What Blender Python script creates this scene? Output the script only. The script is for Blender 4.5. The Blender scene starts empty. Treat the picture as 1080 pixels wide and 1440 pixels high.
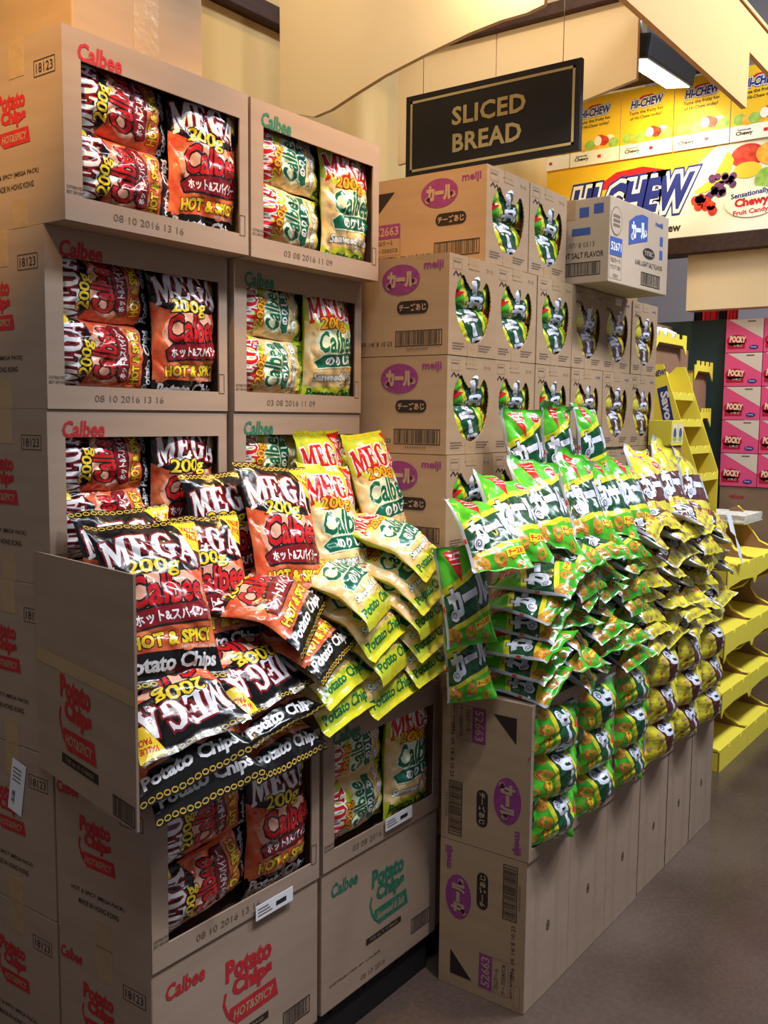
import bpy, bmesh, math, random
import numpy as np
from math import pi, sin, cos, radians
from mathutils import Vector, Matrix, noise
from mathutils.geometry import tessellate_polygon

SC = bpy.context.scene
COL = SC.collection
RNG = random.Random(7)

# ------------------------------------------------------------------ camera
FPX, YAW, PITCH, ROLL, EYE = 1348.2, radians(36.406), radians(-5.716), radians(0.558), 1.5
_f = Vector((cos(YAW) * cos(PITCH), sin(YAW) * cos(PITCH), sin(PITCH)))
_r = _f.cross(Vector((0, 0, 1))).normalized()
_u = _r.cross(_f)
_r, _u = (cos(ROLL) * _r + sin(ROLL) * _u), (-sin(ROLL) * _r + cos(ROLL) * _u)
CAMP = Vector((0, 0, EYE))
cd = bpy.data.cameras.new('camera')
cam = bpy.data.objects.new('camera', cd)
COL.objects.link(cam)
cd.sensor_fit = 'VERTICAL'
cd.sensor_height = 24.0
cd.lens = 24.0 * FPX / 1440.0
cd.clip_start = 0.02
cam.matrix_world = Matrix(((_r.x, _u.x, -_f.x, CAMP.x), (_r.y, _u.y, -_f.y, CAMP.y), (_r.z, _u.z, -_f.z, CAMP.z), (0, 0, 0, 1)))
SC.camera = cam


def ray(x, y):
    return _r * ((x - 540) / FPX) - _u * ((y - 720) / FPX) + _f


def aty(x, y, Y):
    d = ray(x, y)
    return CAMP + d * ((Y - CAMP.y) / d.y)


def atx(x, y, X):
    d = ray(x, y)
    return CAMP + d * ((X - CAMP.x) / d.x)


# ------------------------------------------------------------------ light and exposure
SC.view_settings.view_transform = 'Standard'
SC.view_settings.look = 'None'
SC.view_settings.gamma = 1.0
SC.view_settings.use_curve_mapping = False
SC.view_settings.exposure = 0.0

wd = bpy.data.worlds.new('store_ambient')
SC.world = wd
wd.use_nodes = True
wd.node_tree.nodes['Background'].inputs[0].default_value = (0.92, 0.93, 1.0, 1)
wd.node_tree.nodes['Background'].inputs[1].default_value = 0.20


def area(name, loc, aim, size, energy, color, sy=None):
    l = bpy.data.lights.new(name, 'AREA')
    l.energy = energy
    l.color = color
    l.size = size
    if sy:
        l.shape = 'RECTANGLE'
        l.size_y = sy
    o = bpy.data.objects.new(name, l)
    o.location = loc
    o.rotation_euler = (Vector(aim) - Vector(loc)).to_track_quat('-Z', 'Y').to_euler()
    COL.objects.link(o)
    return o


def spot(name, loc, aim, energy, color, deg, blend=0.6, rad=0.05):
    l = bpy.data.lights.new(name, 'SPOT')
    l.energy = energy
    l.color = color
    l.spot_size = radians(deg)
    l.spot_blend = blend
    l.shadow_soft_size = rad
    o = bpy.data.objects.new(name, l)
    o.location = loc
    o.rotation_euler = (Vector(aim) - Vector(loc)).to_track_quat('-Z', 'Y').to_euler()
    COL.objects.link(o)
    return o


COOL = (0.84, 0.91, 1.0)
WARM = (1.0, 0.57, 0.15)
area('aisle_ceiling_and_fill', (2.6, -0.2, 4.3), (2.6, 0.6, 0), 2.6, 74, COOL, 0.5)
area('aisle_ceiling_and_fill', (0.2, 0.2, 4.3), (1.0, 1.0, 0), 1.6, 34, COOL, 0.5)
spot('display_spot', (1.55, 0.15, 3.9), (1.70, 1.4, 1.0), 215, (0.97, 0.97, 1.0), 30, 0.8, 0.09)
spot('display_spot', (2.9, 0.1, 3.9), (2.70, 1.2, 1.05), 165, (0.97, 0.97, 1.0), 34, 0.8, 0.09)
spot('warm_spot', (0.05, 0.75, 3.55), (1.2, 1.78, 2.22), 400, WARM, 24, 0.9, 0.06)
spot('warm_spot', (1.92, 1.16, 3.05), (2.0, 1.62, 2.05), 105, WARM, 66, 0.8, 0.05)
spot('warm_spot', (2.40, 1.36, 2.90), (2.6, 1.52, 2.76), 15, (1.0, 0.82, 0.55), 120, 0.7, 0.05)
spot('warm_spot', (2.75, 1.75, 3.3), (3.4, 1.85, 2.75), 16, (1.0, 0.80, 0.50), 120, 0.8, 0.05)  # unseen spot added to brighten the cream boards above the aisle
spot('warm_spot', (1.9, 1.95, 3.5), (2.3, 2.62, 2.75), 26, (1.0, 0.78, 0.42), 100, 0.8, 0.05)  # warm fill added for the back wall, no visible source
spot('warm_spot', (1.75, 1.30, 3.45), (2.6, 2.0, 2.72), 20, (1.0, 0.80, 0.52), 52, 0.9, 0.05)
area('aisle_ceiling_and_fill', (4.5, -0.3, 4.3), (4.7, 1.0, 0), 1.6, 135, COOL, 0.5)  # extra fill added to brighten the yellow displays at the right end


# ------------------------------------------------------------------ materials
def lin(c):
    return tuple(((v / 255) / 12.92 if v / 255 <= 0.04045 else ((v / 255 + 0.055) / 1.055) ** 2.4) for v in c)


MATS = {}


def mk(name, rgb, rough=0.5, spec=0.5, rgb2=None, scale=20.0, bump=0.0, bscale=60.0, metal=0.0, emit=0.0, stretch=(1, 1, 1), lo=0.4, hi=0.6, coat=0.0):
    m = bpy.data.materials.new(name)
    m.use_nodes = True
    nt = m.node_tree
    b = nt.nodes['Principled BSDF']
    b.inputs['Base Color'].default_value = (*lin(rgb), 1)
    b.inputs['Roughness'].default_value = rough
    b.inputs['Specular IOR Level'].default_value = spec
    b.inputs['Metallic'].default_value = metal
    if coat:
        b.inputs['Coat Weight'].default_value = coat
        b.inputs['Coat Roughness'].default_value = 0.08
    tc = nt.nodes.new('ShaderNodeTexCoord')
    if rgb2 or bump:
        mp = nt.nodes.new('ShaderNodeMapping')
        mp.inputs['Scale'].default_value = stretch
        nt.links.new(tc.outputs['Object'], mp.inputs['Vector'])
    if rgb2:
        n = nt.nodes.new('ShaderNodeTexNoise')
        n.inputs['Scale'].default_value = scale
        n.inputs['Detail'].default_value = 3
        nt.links.new(mp.outputs[0], n.inputs['Vector'])
        r = nt.nodes.new('ShaderNodeValToRGB')
        r.color_ramp.elements[0].position = lo
        r.color_ramp.elements[1].position = hi
        r.color_ramp.elements[0].color = (*lin(rgb), 1)
        r.color_ramp.elements[1].color = (*lin(rgb2), 1)
        nt.links.new(n.outputs['Fac'], r.inputs['Fac'])
        nt.links.new(r.outputs['Color'], b.inputs['Base Color'])
    if bump:
        n2 = nt.nodes.new('ShaderNodeTexNoise')
        n2.inputs['Scale'].default_value = bscale
        n2.inputs['Detail'].default_value = 2
        nt.links.new(mp.outputs[0], n2.inputs['Vector'])
        bp = nt.nodes.new('ShaderNodeBump')
        bp.inputs['Strength'].default_value = bump
        bp.inputs['Distance'].default_value = 0.01
        nt.links.new(n2.outputs['Fac'], bp.inputs['Height'])
        nt.links.new(bp.outputs['Normal'], b.inputs['Normal'])
    if emit:
        b.inputs['Emission Color'].default_value = (*lin(rgb), 1)
        b.inputs['Emission Strength'].default_value = emit
    MATS[name] = m
    return m


def foil(name, rgb, rgb2=None, scale=30.0, lo=0.4, hi=0.6, rough=0.24):
    return mk(name, rgb, rough, 0.5, rgb2, scale, 0.35, 26.0, lo=lo, hi=hi, coat=0.35)


# cardboard
mk('kraft', (168, 144, 125), 0.72, 0.25, (159, 134, 115), 3.0, 0.06, 160.0, stretch=(1, 1, 9), lo=0.3, hi=0.7)
mk('kraft_karl', (170, 142, 112), 0.72, 0.25, (161, 132, 103), 3.0, 0.05, 160.0, stretch=(1, 1, 9), lo=0.3, hi=0.7)
mk('kraft_dark', (150, 122, 96), 0.75, 0.2, (140, 113, 88), 6.0)
mk('kraft_grey', (188, 166, 144), 0.7, 0.25, (180, 158, 134), 3.0)
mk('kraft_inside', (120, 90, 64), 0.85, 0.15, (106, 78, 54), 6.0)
mk('kraft_edge', (196, 165, 128), 0.8, 0.2)
mk('packing_tape', (176, 146, 112), 0.22, 0.5, (170, 140, 106), 9.0, 0.15, 40.0)
mk('kraft_band', (160, 136, 117), 0.74, 0.2)
mk('print_red', (190, 46, 50), 0.7, 0.2, (176, 40, 46), 60.0)
mk('print_green', (44, 108, 82), 0.7, 0.2, (52, 116, 88), 60.0)
mk('print_black', (48, 38, 34), 0.7, 0.2)
mk('print_grey', (116, 98, 84), 0.75, 0.2)
mk('print_purple', (140, 62, 120), 0.7, 0.2, (132, 56, 112), 60.0)
mk('print_navy', (66, 88, 158), 0.7, 0.2)
mk('print_kraft', (170, 143, 115), 0.72, 0.25)
mk('label_white', (232, 232, 236), 0.6, 0.3)
# foil bags
foil('foil_black', (18, 15, 16))
foil('foil_orange', (216, 78, 40), (236, 132, 84), 26.0, 0.38, 0.72)
foil('foil_rose', (240, 178, 150))
foil('foil_white', (240, 238, 240))
foil('foil_lavender', (208, 212, 226))
foil('foil_red', (206, 30, 34))
foil('foil_darkred', (134, 22, 30))
foil('foil_yellow', (248, 212, 44))
foil('foil_gold', (210, 172, 62))
foil('foil_lime', (206, 210, 50), (190, 200, 48), 16.0)
foil('foil_cream', (238, 190, 112), (246, 220, 170), 26.0, 0.36, 0.66)
foil('foil_amber', (250, 172, 32))
foil('foil_pine', (18, 104, 78))
foil('foil_mint', (226, 236, 200))
foil('foil_green', (58, 164, 30), (86, 190, 40), 14.0)
foil('foil_bottle', (14, 74, 44))
foil('foil_lemon', (226, 214, 46), (204, 202, 44), 18.0)
foil('foil_sun', (222, 204, 72), (204, 186, 62), 18.0)
foil('foil_brown', (84, 38, 36))
foil('foil_pink', (176, 110, 100), (214, 170, 120), 70.0)
foil('foil_ring', (216, 156, 56), (196, 126, 44), 60.0)
foil('foil_ringdark', (150, 88, 34))
foil('foil_silver', (172, 176, 188), rough=0.3)
foil('foil_ink', (22, 28, 32))
foil('foil_greentext', (20, 110, 60))
# shop
mk('cream_panel', (226, 200, 160), 0.7, 0.25, (220, 194, 152), 2.0)
mk('cream_wall', (212, 184, 132), 0.75, 0.2, (202, 172, 118), 1.2, stretch=(3, 3, 0.3))
mk('orange_panel', (238, 176, 116), 0.7, 0.25)
mk('beam_brown', (64, 40, 34), 0.6, 0.3, (52, 32, 28), 6.0, stretch=(1, 8, 8))
mk('sign_black', (30, 28, 30), 0.5, 0.4)
mk('sign_gold', (206, 184, 124), 0.5, 0.3)
mk('display_yellow', (246, 226, 74), 0.6, 0.3)
mk('display_brown', (150, 112, 86), 0.8, 0.2)
mk('pillar_green', (44, 62, 60), 0.6, 0.3)
mk('ceiling_grey', (150, 146, 154), 0.9, 0.1)
mk('hi_yellow', (252, 200, 42), 0.4, 0.4)
mk('hi_white', (250, 244, 222), 0.4, 0.4)
mk('hi_navy', (40, 50, 130), 0.4, 0.4)
mk('hi_red', (214, 38, 40), 0.4, 0.4)
mk('hi_text', (60, 44, 30), 0.4, 0.4)
mk('fruit_green', (140, 186, 70), 0.4, 0.4, (170, 206, 96), 30.0)
mk('fruit_orange', (244, 168, 40), 0.4, 0.4, (250, 196, 80), 30.0)
mk('fruit_red', (206, 40, 34), 0.4, 0.4, (226, 80, 50), 30.0)
mk('fruit_purple', (92, 44, 92), 0.4, 0.4, (120, 62, 120), 60.0)
mk('fruit_banana', (238, 206, 60), 0.4, 0.4)
mk('pocky_pink', (232, 84, 132), 0.5, 0.3)
mk('pocky_beige', (222, 204, 188), 0.5, 0.3)
mk('pocky_red', (180, 24, 50), 0.5, 0.3)
mk('pocky_cream', (248, 226, 190), 0.5, 0.3)
mk('metal_grey', (150, 148, 150), 0.35, 0.5, metal=0.8)
mk('lamp_lens', (255, 244, 214), 0.3, 0.3, emit=14.0)
mk('pallet_black', (26, 24, 25), 0.7, 0.3)
mk('cloth_red', (206, 34, 36), 0.8, 0.2)
mk('cloth_black', (36, 26, 28), 0.8, 0.2)
mk('paper', (226, 222, 206), 0.8, 0.2, (196, 190, 176), 40.0)


# ------------------------------------------------------------------ objects, labels
def tag(o, label=None, cat=None, group=None, kind=None):
    if label:
        o['label'] = label
    if cat:
        o['category'] = cat
    if group:
        o['group'] = group
    if kind:
        o['kind'] = kind
    return o


def link(name, mesh, parent=None, mw=None):
    o = bpy.data.objects.new(name, mesh)
    COL.objects.link(o)
    if parent:
        o.parent = parent
    if mw is not None:
        o.matrix_world = mw
    return o


def thing(name, label, cat, mw=None, group=None):
    o = bpy.data.objects.new(name, None)
    o.empty_display_size = 0.05
    COL.objects.link(o)
    if mw is not None:
        o.matrix_world = mw
    return tag(o, label, cat, group)


def frame(origin, x, y):
    x = Vector(x).normalized()
    y = Vector(y)
    y = (y - x * y.dot(x)).normalized()
    z = x.cross(y)
    o = Vector(origin)
    return Matrix(((x.x, y.x, z.x, o.x), (x.y, y.y, z.y, o.y), (x.z, y.z, z.z, o.z), (0, 0, 0, 1)))


NEGX = ((0, -1, 0), (0, 0, 1))     # a face looking towards -X: text runs along -Y
NEGY = ((1, 0, 0), (0, 0, 1))      # a face looking towards -Y: text runs along +X


class Mesh:
    """collects shapes with several materials into ONE mesh"""

    def __init__(self):
        self.v, self.f, self.m, self.s, self.slots = [], [], [], [], []

    def slot(self, mat):
        if mat not in self.slots:
            self.slots.append(mat)
        return self.slots.index(mat)

    def add(self, verts, faces, mat, smooth=False):
        b = len(self.v)
        self.v += [tuple(p) for p in verts]
        k = self.slot(mat)
        for f in faces:
            self.f.append(tuple(i + b for i in f))
            self.m.append(k)
            self.s.append(smooth)

    def box(self, a, b, mat, bev=0.0, mw=None):
        bm = bmesh.new()
        bmesh.ops.create_cube(bm, size=1)
        for v in bm.verts:
            v.co = Vector([(a[i] + b[i]) / 2 + v.co[i] * abs(b[i] - a[i]) for i in range(3)])
        if bev:
            bmesh.ops.bevel(bm, geom=bm.edges[:], offset=bev, segments=2, affect='EDGES', profile=0.6)
        self.take(bm, mat, mw)

    def take(self, bm, mat, mw=None, smooth=False):
        bm.verts.index_update()
        vs = [(mw @ v.co if mw is not None else v.co.copy()) for v in bm.verts]
        self.add(vs, [[v.index for v in f.verts] for f in bm.faces], mat, smooth)
        bm.free()

    def prism(self, pts, mw, depth, mat, holes=()):
        """2-D outline in the frame mw, extruded by depth along its -z, with holes"""
        bm = bmesh.new()
        es = []
        for loop in [pts] + list(holes):
            vs = [bm.verts.new((p[0], p[1], 0)) for p in loop]
            es += [bm.edges.new((vs[i], vs[(i + 1) % len(vs)])) for i in range(len(vs))]
        bmesh.ops.triangle_fill(bm, edges=es, use_beauty=True, use_dissolve=False)
        for f in bm.faces:
            if f.normal.z < 0:
                f.normal_flip()
        r = bmesh.ops.extrude_face_region(bm, geom=bm.faces[:])
        for g in r['geom']:
            if isinstance(g, bmesh.types.BMVert):
                g.co.z -= depth
        bmesh.ops.recalc_face_normals(bm, faces=bm.faces[:])
        self.take(bm, mat, mw)

    def tube(self, pts, rad, mat, n=8):
        pts = [Vector(p) for p in pts]
        vs, fs = [], []
        for i, p in enumerate(pts):
            d = (pts[min(i + 1, len(pts) - 1)] - pts[max(i - 1, 0)]).normalized()
            a = d.orthogonal().normalized()
            b = d.cross(a)
            for k in range(n):
                t = 2 * pi * k / n
                vs.append(p + (a * cos(t) + b * sin(t)) * rad)
        for i in range(len(pts) - 1):
            for k in range(n):
                fs.append((i * n + k, i * n + (k + 1) % n, (i + 1) * n + (k + 1) % n, (i + 1) * n + k))
        fs.append(tuple(range(n))[::-1])
        fs.append(tuple(range((len(pts) - 1) * n, len(pts) * n)))
        self.add(vs, fs, mat, True)

    def art(self, a, mw, lift=0.0005, step=0.0003):
        for (vs, fs, mat, lay) in a.items:
            self.add([mw @ Vector((x, y, lift + step * lay)) for x, y in vs], fs, mat)

    def build(self, name):
        me = bpy.data.meshes.new(name)
        me.from_pydata(self.v, [], self.f)
        for s in self.slots:
            me.materials.append(MATS[s])
        me.polygons.foreach_set('material_index', self.m)
        me.polygons.foreach_set('use_smooth', self.s)
        me.update()
        return me


# ------------------------------------------------------------------ flat print: lettering and shapes
_TXT = {}


def text_geo(s, bold=0.0, space=1.0):
    key = (s, bold, space)
    if key not in _TXT:
        c = bpy.data.curves.new('lettering', 'FONT')
        c.body = s
        c.size = 1.0
        c.offset = bold
        c.resolution_u = 2
        c.space_character = space
        o = bpy.data.objects.new('lettering', c)
        COL.objects.link(o)
        dg = bpy.context.evaluated_depsgraph_get()
        me = o.evaluated_get(dg).to_mesh()
        vs = np.array([(v.co.x, v.co.y) for v in me.vertices]) if len(me.vertices) else np.zeros((0, 2))
        fs = []
        for p in me.polygons:
            t = list(p.vertices)
            if p.normal.z < 0:
                t.reverse()
            fs.append(t)
        o.evaluated_get(dg).to_mesh_clear()
        bpy.data.objects.remove(o)
        bpy.data.curves.remove(c)
        _TXT[key] = (vs, fs)
    return _TXT[key]


def grow(pts, d):
    """outline moved outwards by d (counter-clockwise outline)"""
    n = len(pts)
    ar = sum(pts[i][0] * pts[(i + 1) % n][1] - pts[(i + 1) % n][0] * pts[i][1] for i in range(n))
    sg = 1 if ar > 0 else -1
    out = []
    for i in range(n):
        p0, p, p1 = Vector(pts[i - 1]), Vector(pts[i]), Vector(pts[(i + 1) % n])
        a, b = (p - p0).normalized(), (p1 - p).normalized()
        n0, n1 = Vector((a.y, -a.x)) * sg, Vector((b.y, -b.x)) * sg
        m = n0 + n1
        m = m.normalized() if m.length > 1e-4 else n0
        k = min(1 / max(m.dot(n0), 0.35), 1.8)
        q = p + m * (d * k)
        out.append((q.x, q.y))
    return out


class Art:
    def __init__(self):
        self.items = []

    def poly(self, pts, mat, lay=0):
        n = len(pts)
        ar = sum(pts[i][0] * pts[(i + 1) % n][1] - pts[(i + 1) % n][0] * pts[i][1] for i in range(n))
        pts = list(pts) if ar > 0 else list(pts)[::-1]
        fs = []
        for t in tessellate_polygon([[Vector((p[0], p[1], 0)) for p in pts]]):
            p, q, r = (pts[i] for i in t)
            k = (q[0] - p[0]) * (r[1] - p[1]) - (q[1] - p[1]) * (r[0] - p[0])
            fs.append(list(t) if k > 0 else list(t)[::-1])
        self.items.append((pts, fs, mat, lay))

    def rect(self, x0, y0, x1, y1, mat, lay=0):
        self.poly([(x0, y0), (x1, y0), (x1, y1), (x0, y1)], mat, lay)

    def outline(self, x0, y0, x1, y1, w, mat, lay=0):
        for q in ((x0, y0, x1, y0 + w), (x0, y1 - w, x1, y1), (x0, y0, x0 + w, y1), (x1 - w, y0, x1, y1)):
            self.rect(*q, mat, lay)

    def ell(self, x, y, rx, ry, mat, lay=0, n=22, rot=0.0):
        c, s = cos(rot), sin(rot)
        self.poly([(x + rx * cos(t) * c - ry * sin(t) * s, y + rx * cos(t) * s + ry * sin(t) * c) for t in [2 * pi * k / n for k in range(n)]], mat, lay)

    def stroke(self, pts, w, mat, lay=0, closed=False):
        pts = [Vector(p) for p in pts]
        n = len(pts)
        ws = w if isinstance(w, (list, tuple)) else [w] * n
        L, R = [], []
        for i in range(n):
            if closed:
                d = pts[(i + 1) % n] - pts[i - 1]
            else:
                d = pts[min(i + 1, n - 1)] - pts[max(i - 1, 0)]
            d = d.normalized() if d.length else Vector((1, 0))
            nn = Vector((-d.y, d.x)) * (ws[i] / 2)
            L.append(tuple(pts[i] + nn))
            R.append(tuple(pts[i] - nn))
        fs = []
        for i in range(n if closed else n - 1):
            j = (i + 1) % n
            fs.append([n + i, n + j, j, i])
        self.items.append((L + R, fs, mat, lay))

    def ring(self, x, y, r, w, mat, lay=0, n=12, ry=None):
        ry = ry or r
        self.stroke([(x + r * cos(2 * pi * k / n), y + ry * sin(2 * pi * k / n)) for k in range(n)], w, mat, lay, True)

    def text(self, s, mat, cx, cy, w, h, lay=1, bold=0.02, shear=0.0, rot=0.0, out=(), warp=None, space=1.0):
        """lettering fitted to the box w x h round (cx, cy); out = ((material, extra boldness, layer), ...)"""
        base = text_geo(s, bold, space)[0]
        if not len(base):
            return
        lo, hi = base.min(0), base.max(0)
        sx, sy = w / (hi[0] - lo[0]), h / (hi[1] - lo[1])
        mid = (lo + hi) / 2
        c, sn = cos(rot), sin(rot)
        for (m, ex, l) in tuple(out) + ((mat, 0.0, lay),):
            vs, fs = text_geo(s, bold + ex, space)
            res = []
            for x, y in vs:
                x, y = (x - mid[0]) * sx, (y - mid[1]) * sy
                x += shear * y
                if warp:
                    x, y = warp(x / (w / 2), y / (h / 2))
                    x, y = x * w / 2, y * h / 2
                res.append((cx + x * c - y * sn, cy + x * sn + y * c))
            self.items.append((res, [list(f) for f in fs], m, l))

    def bars(self, x0, y0, x1, y1, mat, lay=0, seed=1, border=True, vertical=True):
        r = random.Random(seed)
        t = 0.0015
        if border:
            self.outline(x0, y0, x1, y1, t * 1.6, mat, lay)
        a, b = (x0, x1) if vertical else (y0, y1)
        p = a + 0.006
        while p < b - 0.007:
            w = r.choice((0.0012, 0.0018, 0.0026))
            if vertical:
                self.rect(p, y0 + 0.004, p + w, y1 - 0.003, mat, lay)
            else:
                self.rect(x0 + 0.004, p, x1 - 0.003, p + w, mat, lay)
            p += w + r.choice((0.0014, 0.0022, 0.003))

    def put(self, other, fn, dl=0):
        for vs, fs, m, l in other.items:
            self.items.append(([fn(x, y) for x, y in vs], fs, m, l + dl))
        return self

    def moved(self, dx=0, dy=0, rot=0.0, s=1.0):
        a = Art()
        c, sn = cos(rot) * s, sin(rot) * s
        return a.put(self, lambda x, y: (dx + x * c - y * sn, dy + x * sn + y * c))


SERIF = {
    'M': (1.12, [(0, 0), (.32, 0), (.32, .1), (.24, .12), (.24, .6), (.5, .03), (.58, .03), (.8, .6), (.8, .12), (.72, .1), (.72, 0), (1.1, 0), (1.1, .1), (1.02, .12), (1.02, .88), (1.1, .9), (1.1, 1), (.78, 1), (.55, .42), (.32, 1), (0, 1), (0, .9), (.08, .88), (.08, .12), (0, .1)]),
    'E': (.86, [(0, 0), (.78, 0), (.8, .3), (.7, .3), (.62, .12), (.36, .12), (.36, .45), (.5, .45), (.53, .34), (.6, .34), (.6, .68), (.53, .68), (.5, .56), (.36, .56), (.36, .88), (.6, .88), (.68, .72), (.77, .72), (.75, 1), (0, 1), (0, .9), (.1, .88), (.1, .12), (0, .1)]),
    'G': (.98, [(.82, .7), (.78, 1), (.72, .95), (.5, 1.02), (.2, .92), (.03, .62), (.03, .38), (.2, .08), (.5, -.02), (.84, .1), (.84, .42), (.92, .45), (.92, .53), (.5, .53), (.5, .45), (.6, .42), (.6, .12), (.48, .1), (.34, .25), (.3, .5), (.36, .78), (.5, .9), (.62, .85), (.74, .68)]),
    'A': (1.0, [(0, 0), (.3, 0), (.3, .1), (.22, .12), (.27, .26), (.56, .26), (.62, .12), (.54, .1), (.54, 0), (.98, 0), (.98, .1), (.9, .12), (.58, 1.0), (.4, 1.0), (.1, .12), (0, .1)]),
}


def mega(a, cx, cy, w, h, mat, omat, bg, lay, ow=0.0035, arch=0.012, rot=0.0):
    tot = sum(SERIF[c][0] for c in 'MEGA')
    c_, s_ = cos(rot), sin(rot)
    x0 = 0.0

    def fn(x, y):
        u = x / tot * 2 - 1
        X = u * w / 2
        Y = (y - 0.5) * h * (1 + 0.10 * u * u) - arch * u * u
        return (cx + X * c_ - Y * s_, cy + X * s_ + Y * c_)
    for ch in 'MEGA':
        adv, pts = SERIF[ch]
        P = [fn(x + x0, y) for x, y in pts]
        a.poly(grow(P, ow), omat, lay)
        a.poly(P, mat, lay + 1)
        if ch == 'A':
            a.poly([fn(x + x0, y) for x, y in ((.32, .36), (.51, .36), (.43, .7))], omat, lay + 2)
        x0 += adv


def karl_logo(a, cx, cy, w, mat, omat, lay, rot=0.0, shear=0.0, h=None, ow=0.13):
    """the swirling katakana word on the puff bags and cartons"""
    h = h or w * 0.42
    c_, s_ = cos(rot), sin(rot)

    def at(x, y):
        x += shear * y
        return (cx + x * c_ - y * s_, cy + x * s_ + y * c_)
    a.text('カール', mat, cx, cy, w * .94, h, lay + 1, .075, shear, rot, ((omat, ow, lay),) if omat else (), None, .9)
    r = h * .20
    for x, y, sg in ((-.405 * w, -.36 * h, 1), (.455 * w, -.16 * h, -1)):
        q = at(x, y)
        if omat:
            a.ell(q[0], q[1], r * 1.28, r * 1.28, omat, lay, 16)
        a.ell(q[0], q[1], r, r, mat, lay + 1, 16)
        ink = omat or 'print_purple'
        sp = [at(x + sg * r * (.10 + .62 * t / 13) * cos(t * .66 + 1), y + r * (.10 + .62 * t / 13) * sin(t * .66 + 1)) for t in range(14)]
        a.stroke(sp, .16 * r, ink, lay + 2)


# ------------------------------------------------------------------ snack bags
def chip_art(kind):
    """print of the big potato chip bags, 0.20 x 0.28"""
    hot = kind == 'hot'
    a = Art()
    base = 'foil_black' if hot else 'foil_lime'
    a.rect(-.1, -.14, .1, .14, base, 0)
    fld = [(-.1, -.088), (.1, -.088), (.1, .052), (.06, .040), (.02, .035), (-.03, .036), (-.07, .044), (-.1, .054)]
    a.poly(fld, 'foil_orange' if hot else 'foil_cream', 1)
    rr = random.Random(3 if hot else 5)
    for i in range(9):
        x, y = rr.uniform(-.085, .085), rr.uniform(-.08, .03)
        a.ell(x, y, rr.uniform(.014, .024), rr.uniform(.010, .018), 'foil_rose' if (hot and i % 3 == 0) else ('foil_orange' if hot else ('foil_amber' if i % 4 == 0 else 'foil_cream')), 2, 12, rr.uniform(0, 3))
    mega(a, -.004, .086, .168, .050, 'foil_white' if hot else 'foil_red', 'foil_darkred' if hot else 'foil_white', base, 3)
    a.text('200g', 'foil_yellow' if hot else 'foil_amber', -.012, .046, .086, .032, 6, 0.02, 0.1, 0.0, (('foil_ink' if hot else 'foil_darkred', .05, 5),), space=.95)
    a.ell(.006, .008, .078, .030, 'foil_rose' if hot else 'foil_mint', 3, 24)
    col, oc = ('foil_red', 'foil_ink') if hot else ('foil_pine', 'foil_mint')
    a.text('Calbee', col, .006, .010, .138, .046, 6, 0.026, 0.18, 0.05, ((oc, .05, 5),), lambda x, y: (x, y * (1 + .12 * (1 - x * x))))
    n = 8
    pill = 'foil_darkred' if hot else 'foil_pine'
    pp = [(-.062, -.050), (.084, -.042), (.086, -.022), (.07, -.012), (-.05, -.022), (-.068, -.034)]
    a.poly(grow(pp, .003), 'foil_ink' if hot else 'foil_mint', 6)
    a.poly(pp, pill, 7)
    if hot:
        a.text('ホット&スパイシー', 'foil_white', .010, -.033, .130, .019, 8, .03, 0, .055)
        a.text('HOT & SPICY', 'foil_yellow', .004, -.069, .150, .022, 5, .05, 0, .04, (('foil_ink', .05, 4),))
    else:
        a.text('のりしお', 'foil_white', .012, -.032, .100, .022, 8, .05, 0, .055)
        a.text('Seaweed & Salt', 'foil_white', .004, -.068, .156, .018, 5, .04, 0.1, .03, (('foil_greentext', .05, 4),))
    a.text('NET WT. 7.05oz. (200g)', 'foil_white' if hot else 'foil_ink', .05, -.0855, .075, .006, 3, 0.0)
    a.poly([(-.1, -.092), (.1, -.092), (.1, -.14), (-.1, -.14)], base, 2)
    a.text('Potato Chips', 'foil_white' if hot else 'foil_greentext', 0, -.1085, .172, .030, 4, .035, .06, .0, (('foil_ink', .03, 3),) if hot else (), space=.95)
    tagp = [(.052, .134), (.1, .134), (.1, .072), (.072, .078)]
    a.poly(tagp, 'foil_yellow' if hot else 'foil_red', 4)
    tc = 'foil_red' if hot else 'foil_white'
    a.text('VALUE', tc, .0795, .117, .034, .011, 6, .03, 0, -.25)
    a.text('PACK', tc, .0835, .101, .028, .011, 6, .03, 0, -.25)
    for y in (.1335, -.1335):
        for i in range(15):
            x = -.093 + i * .0133
            a.ring(x, y, .0052, .0019, 'foil_gold' if hot else 'foil_yellow', 3, 8, .0034)
    return Art().put(a, lambda x, y: (x * 1.1, y * .34 / .28))


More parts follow.
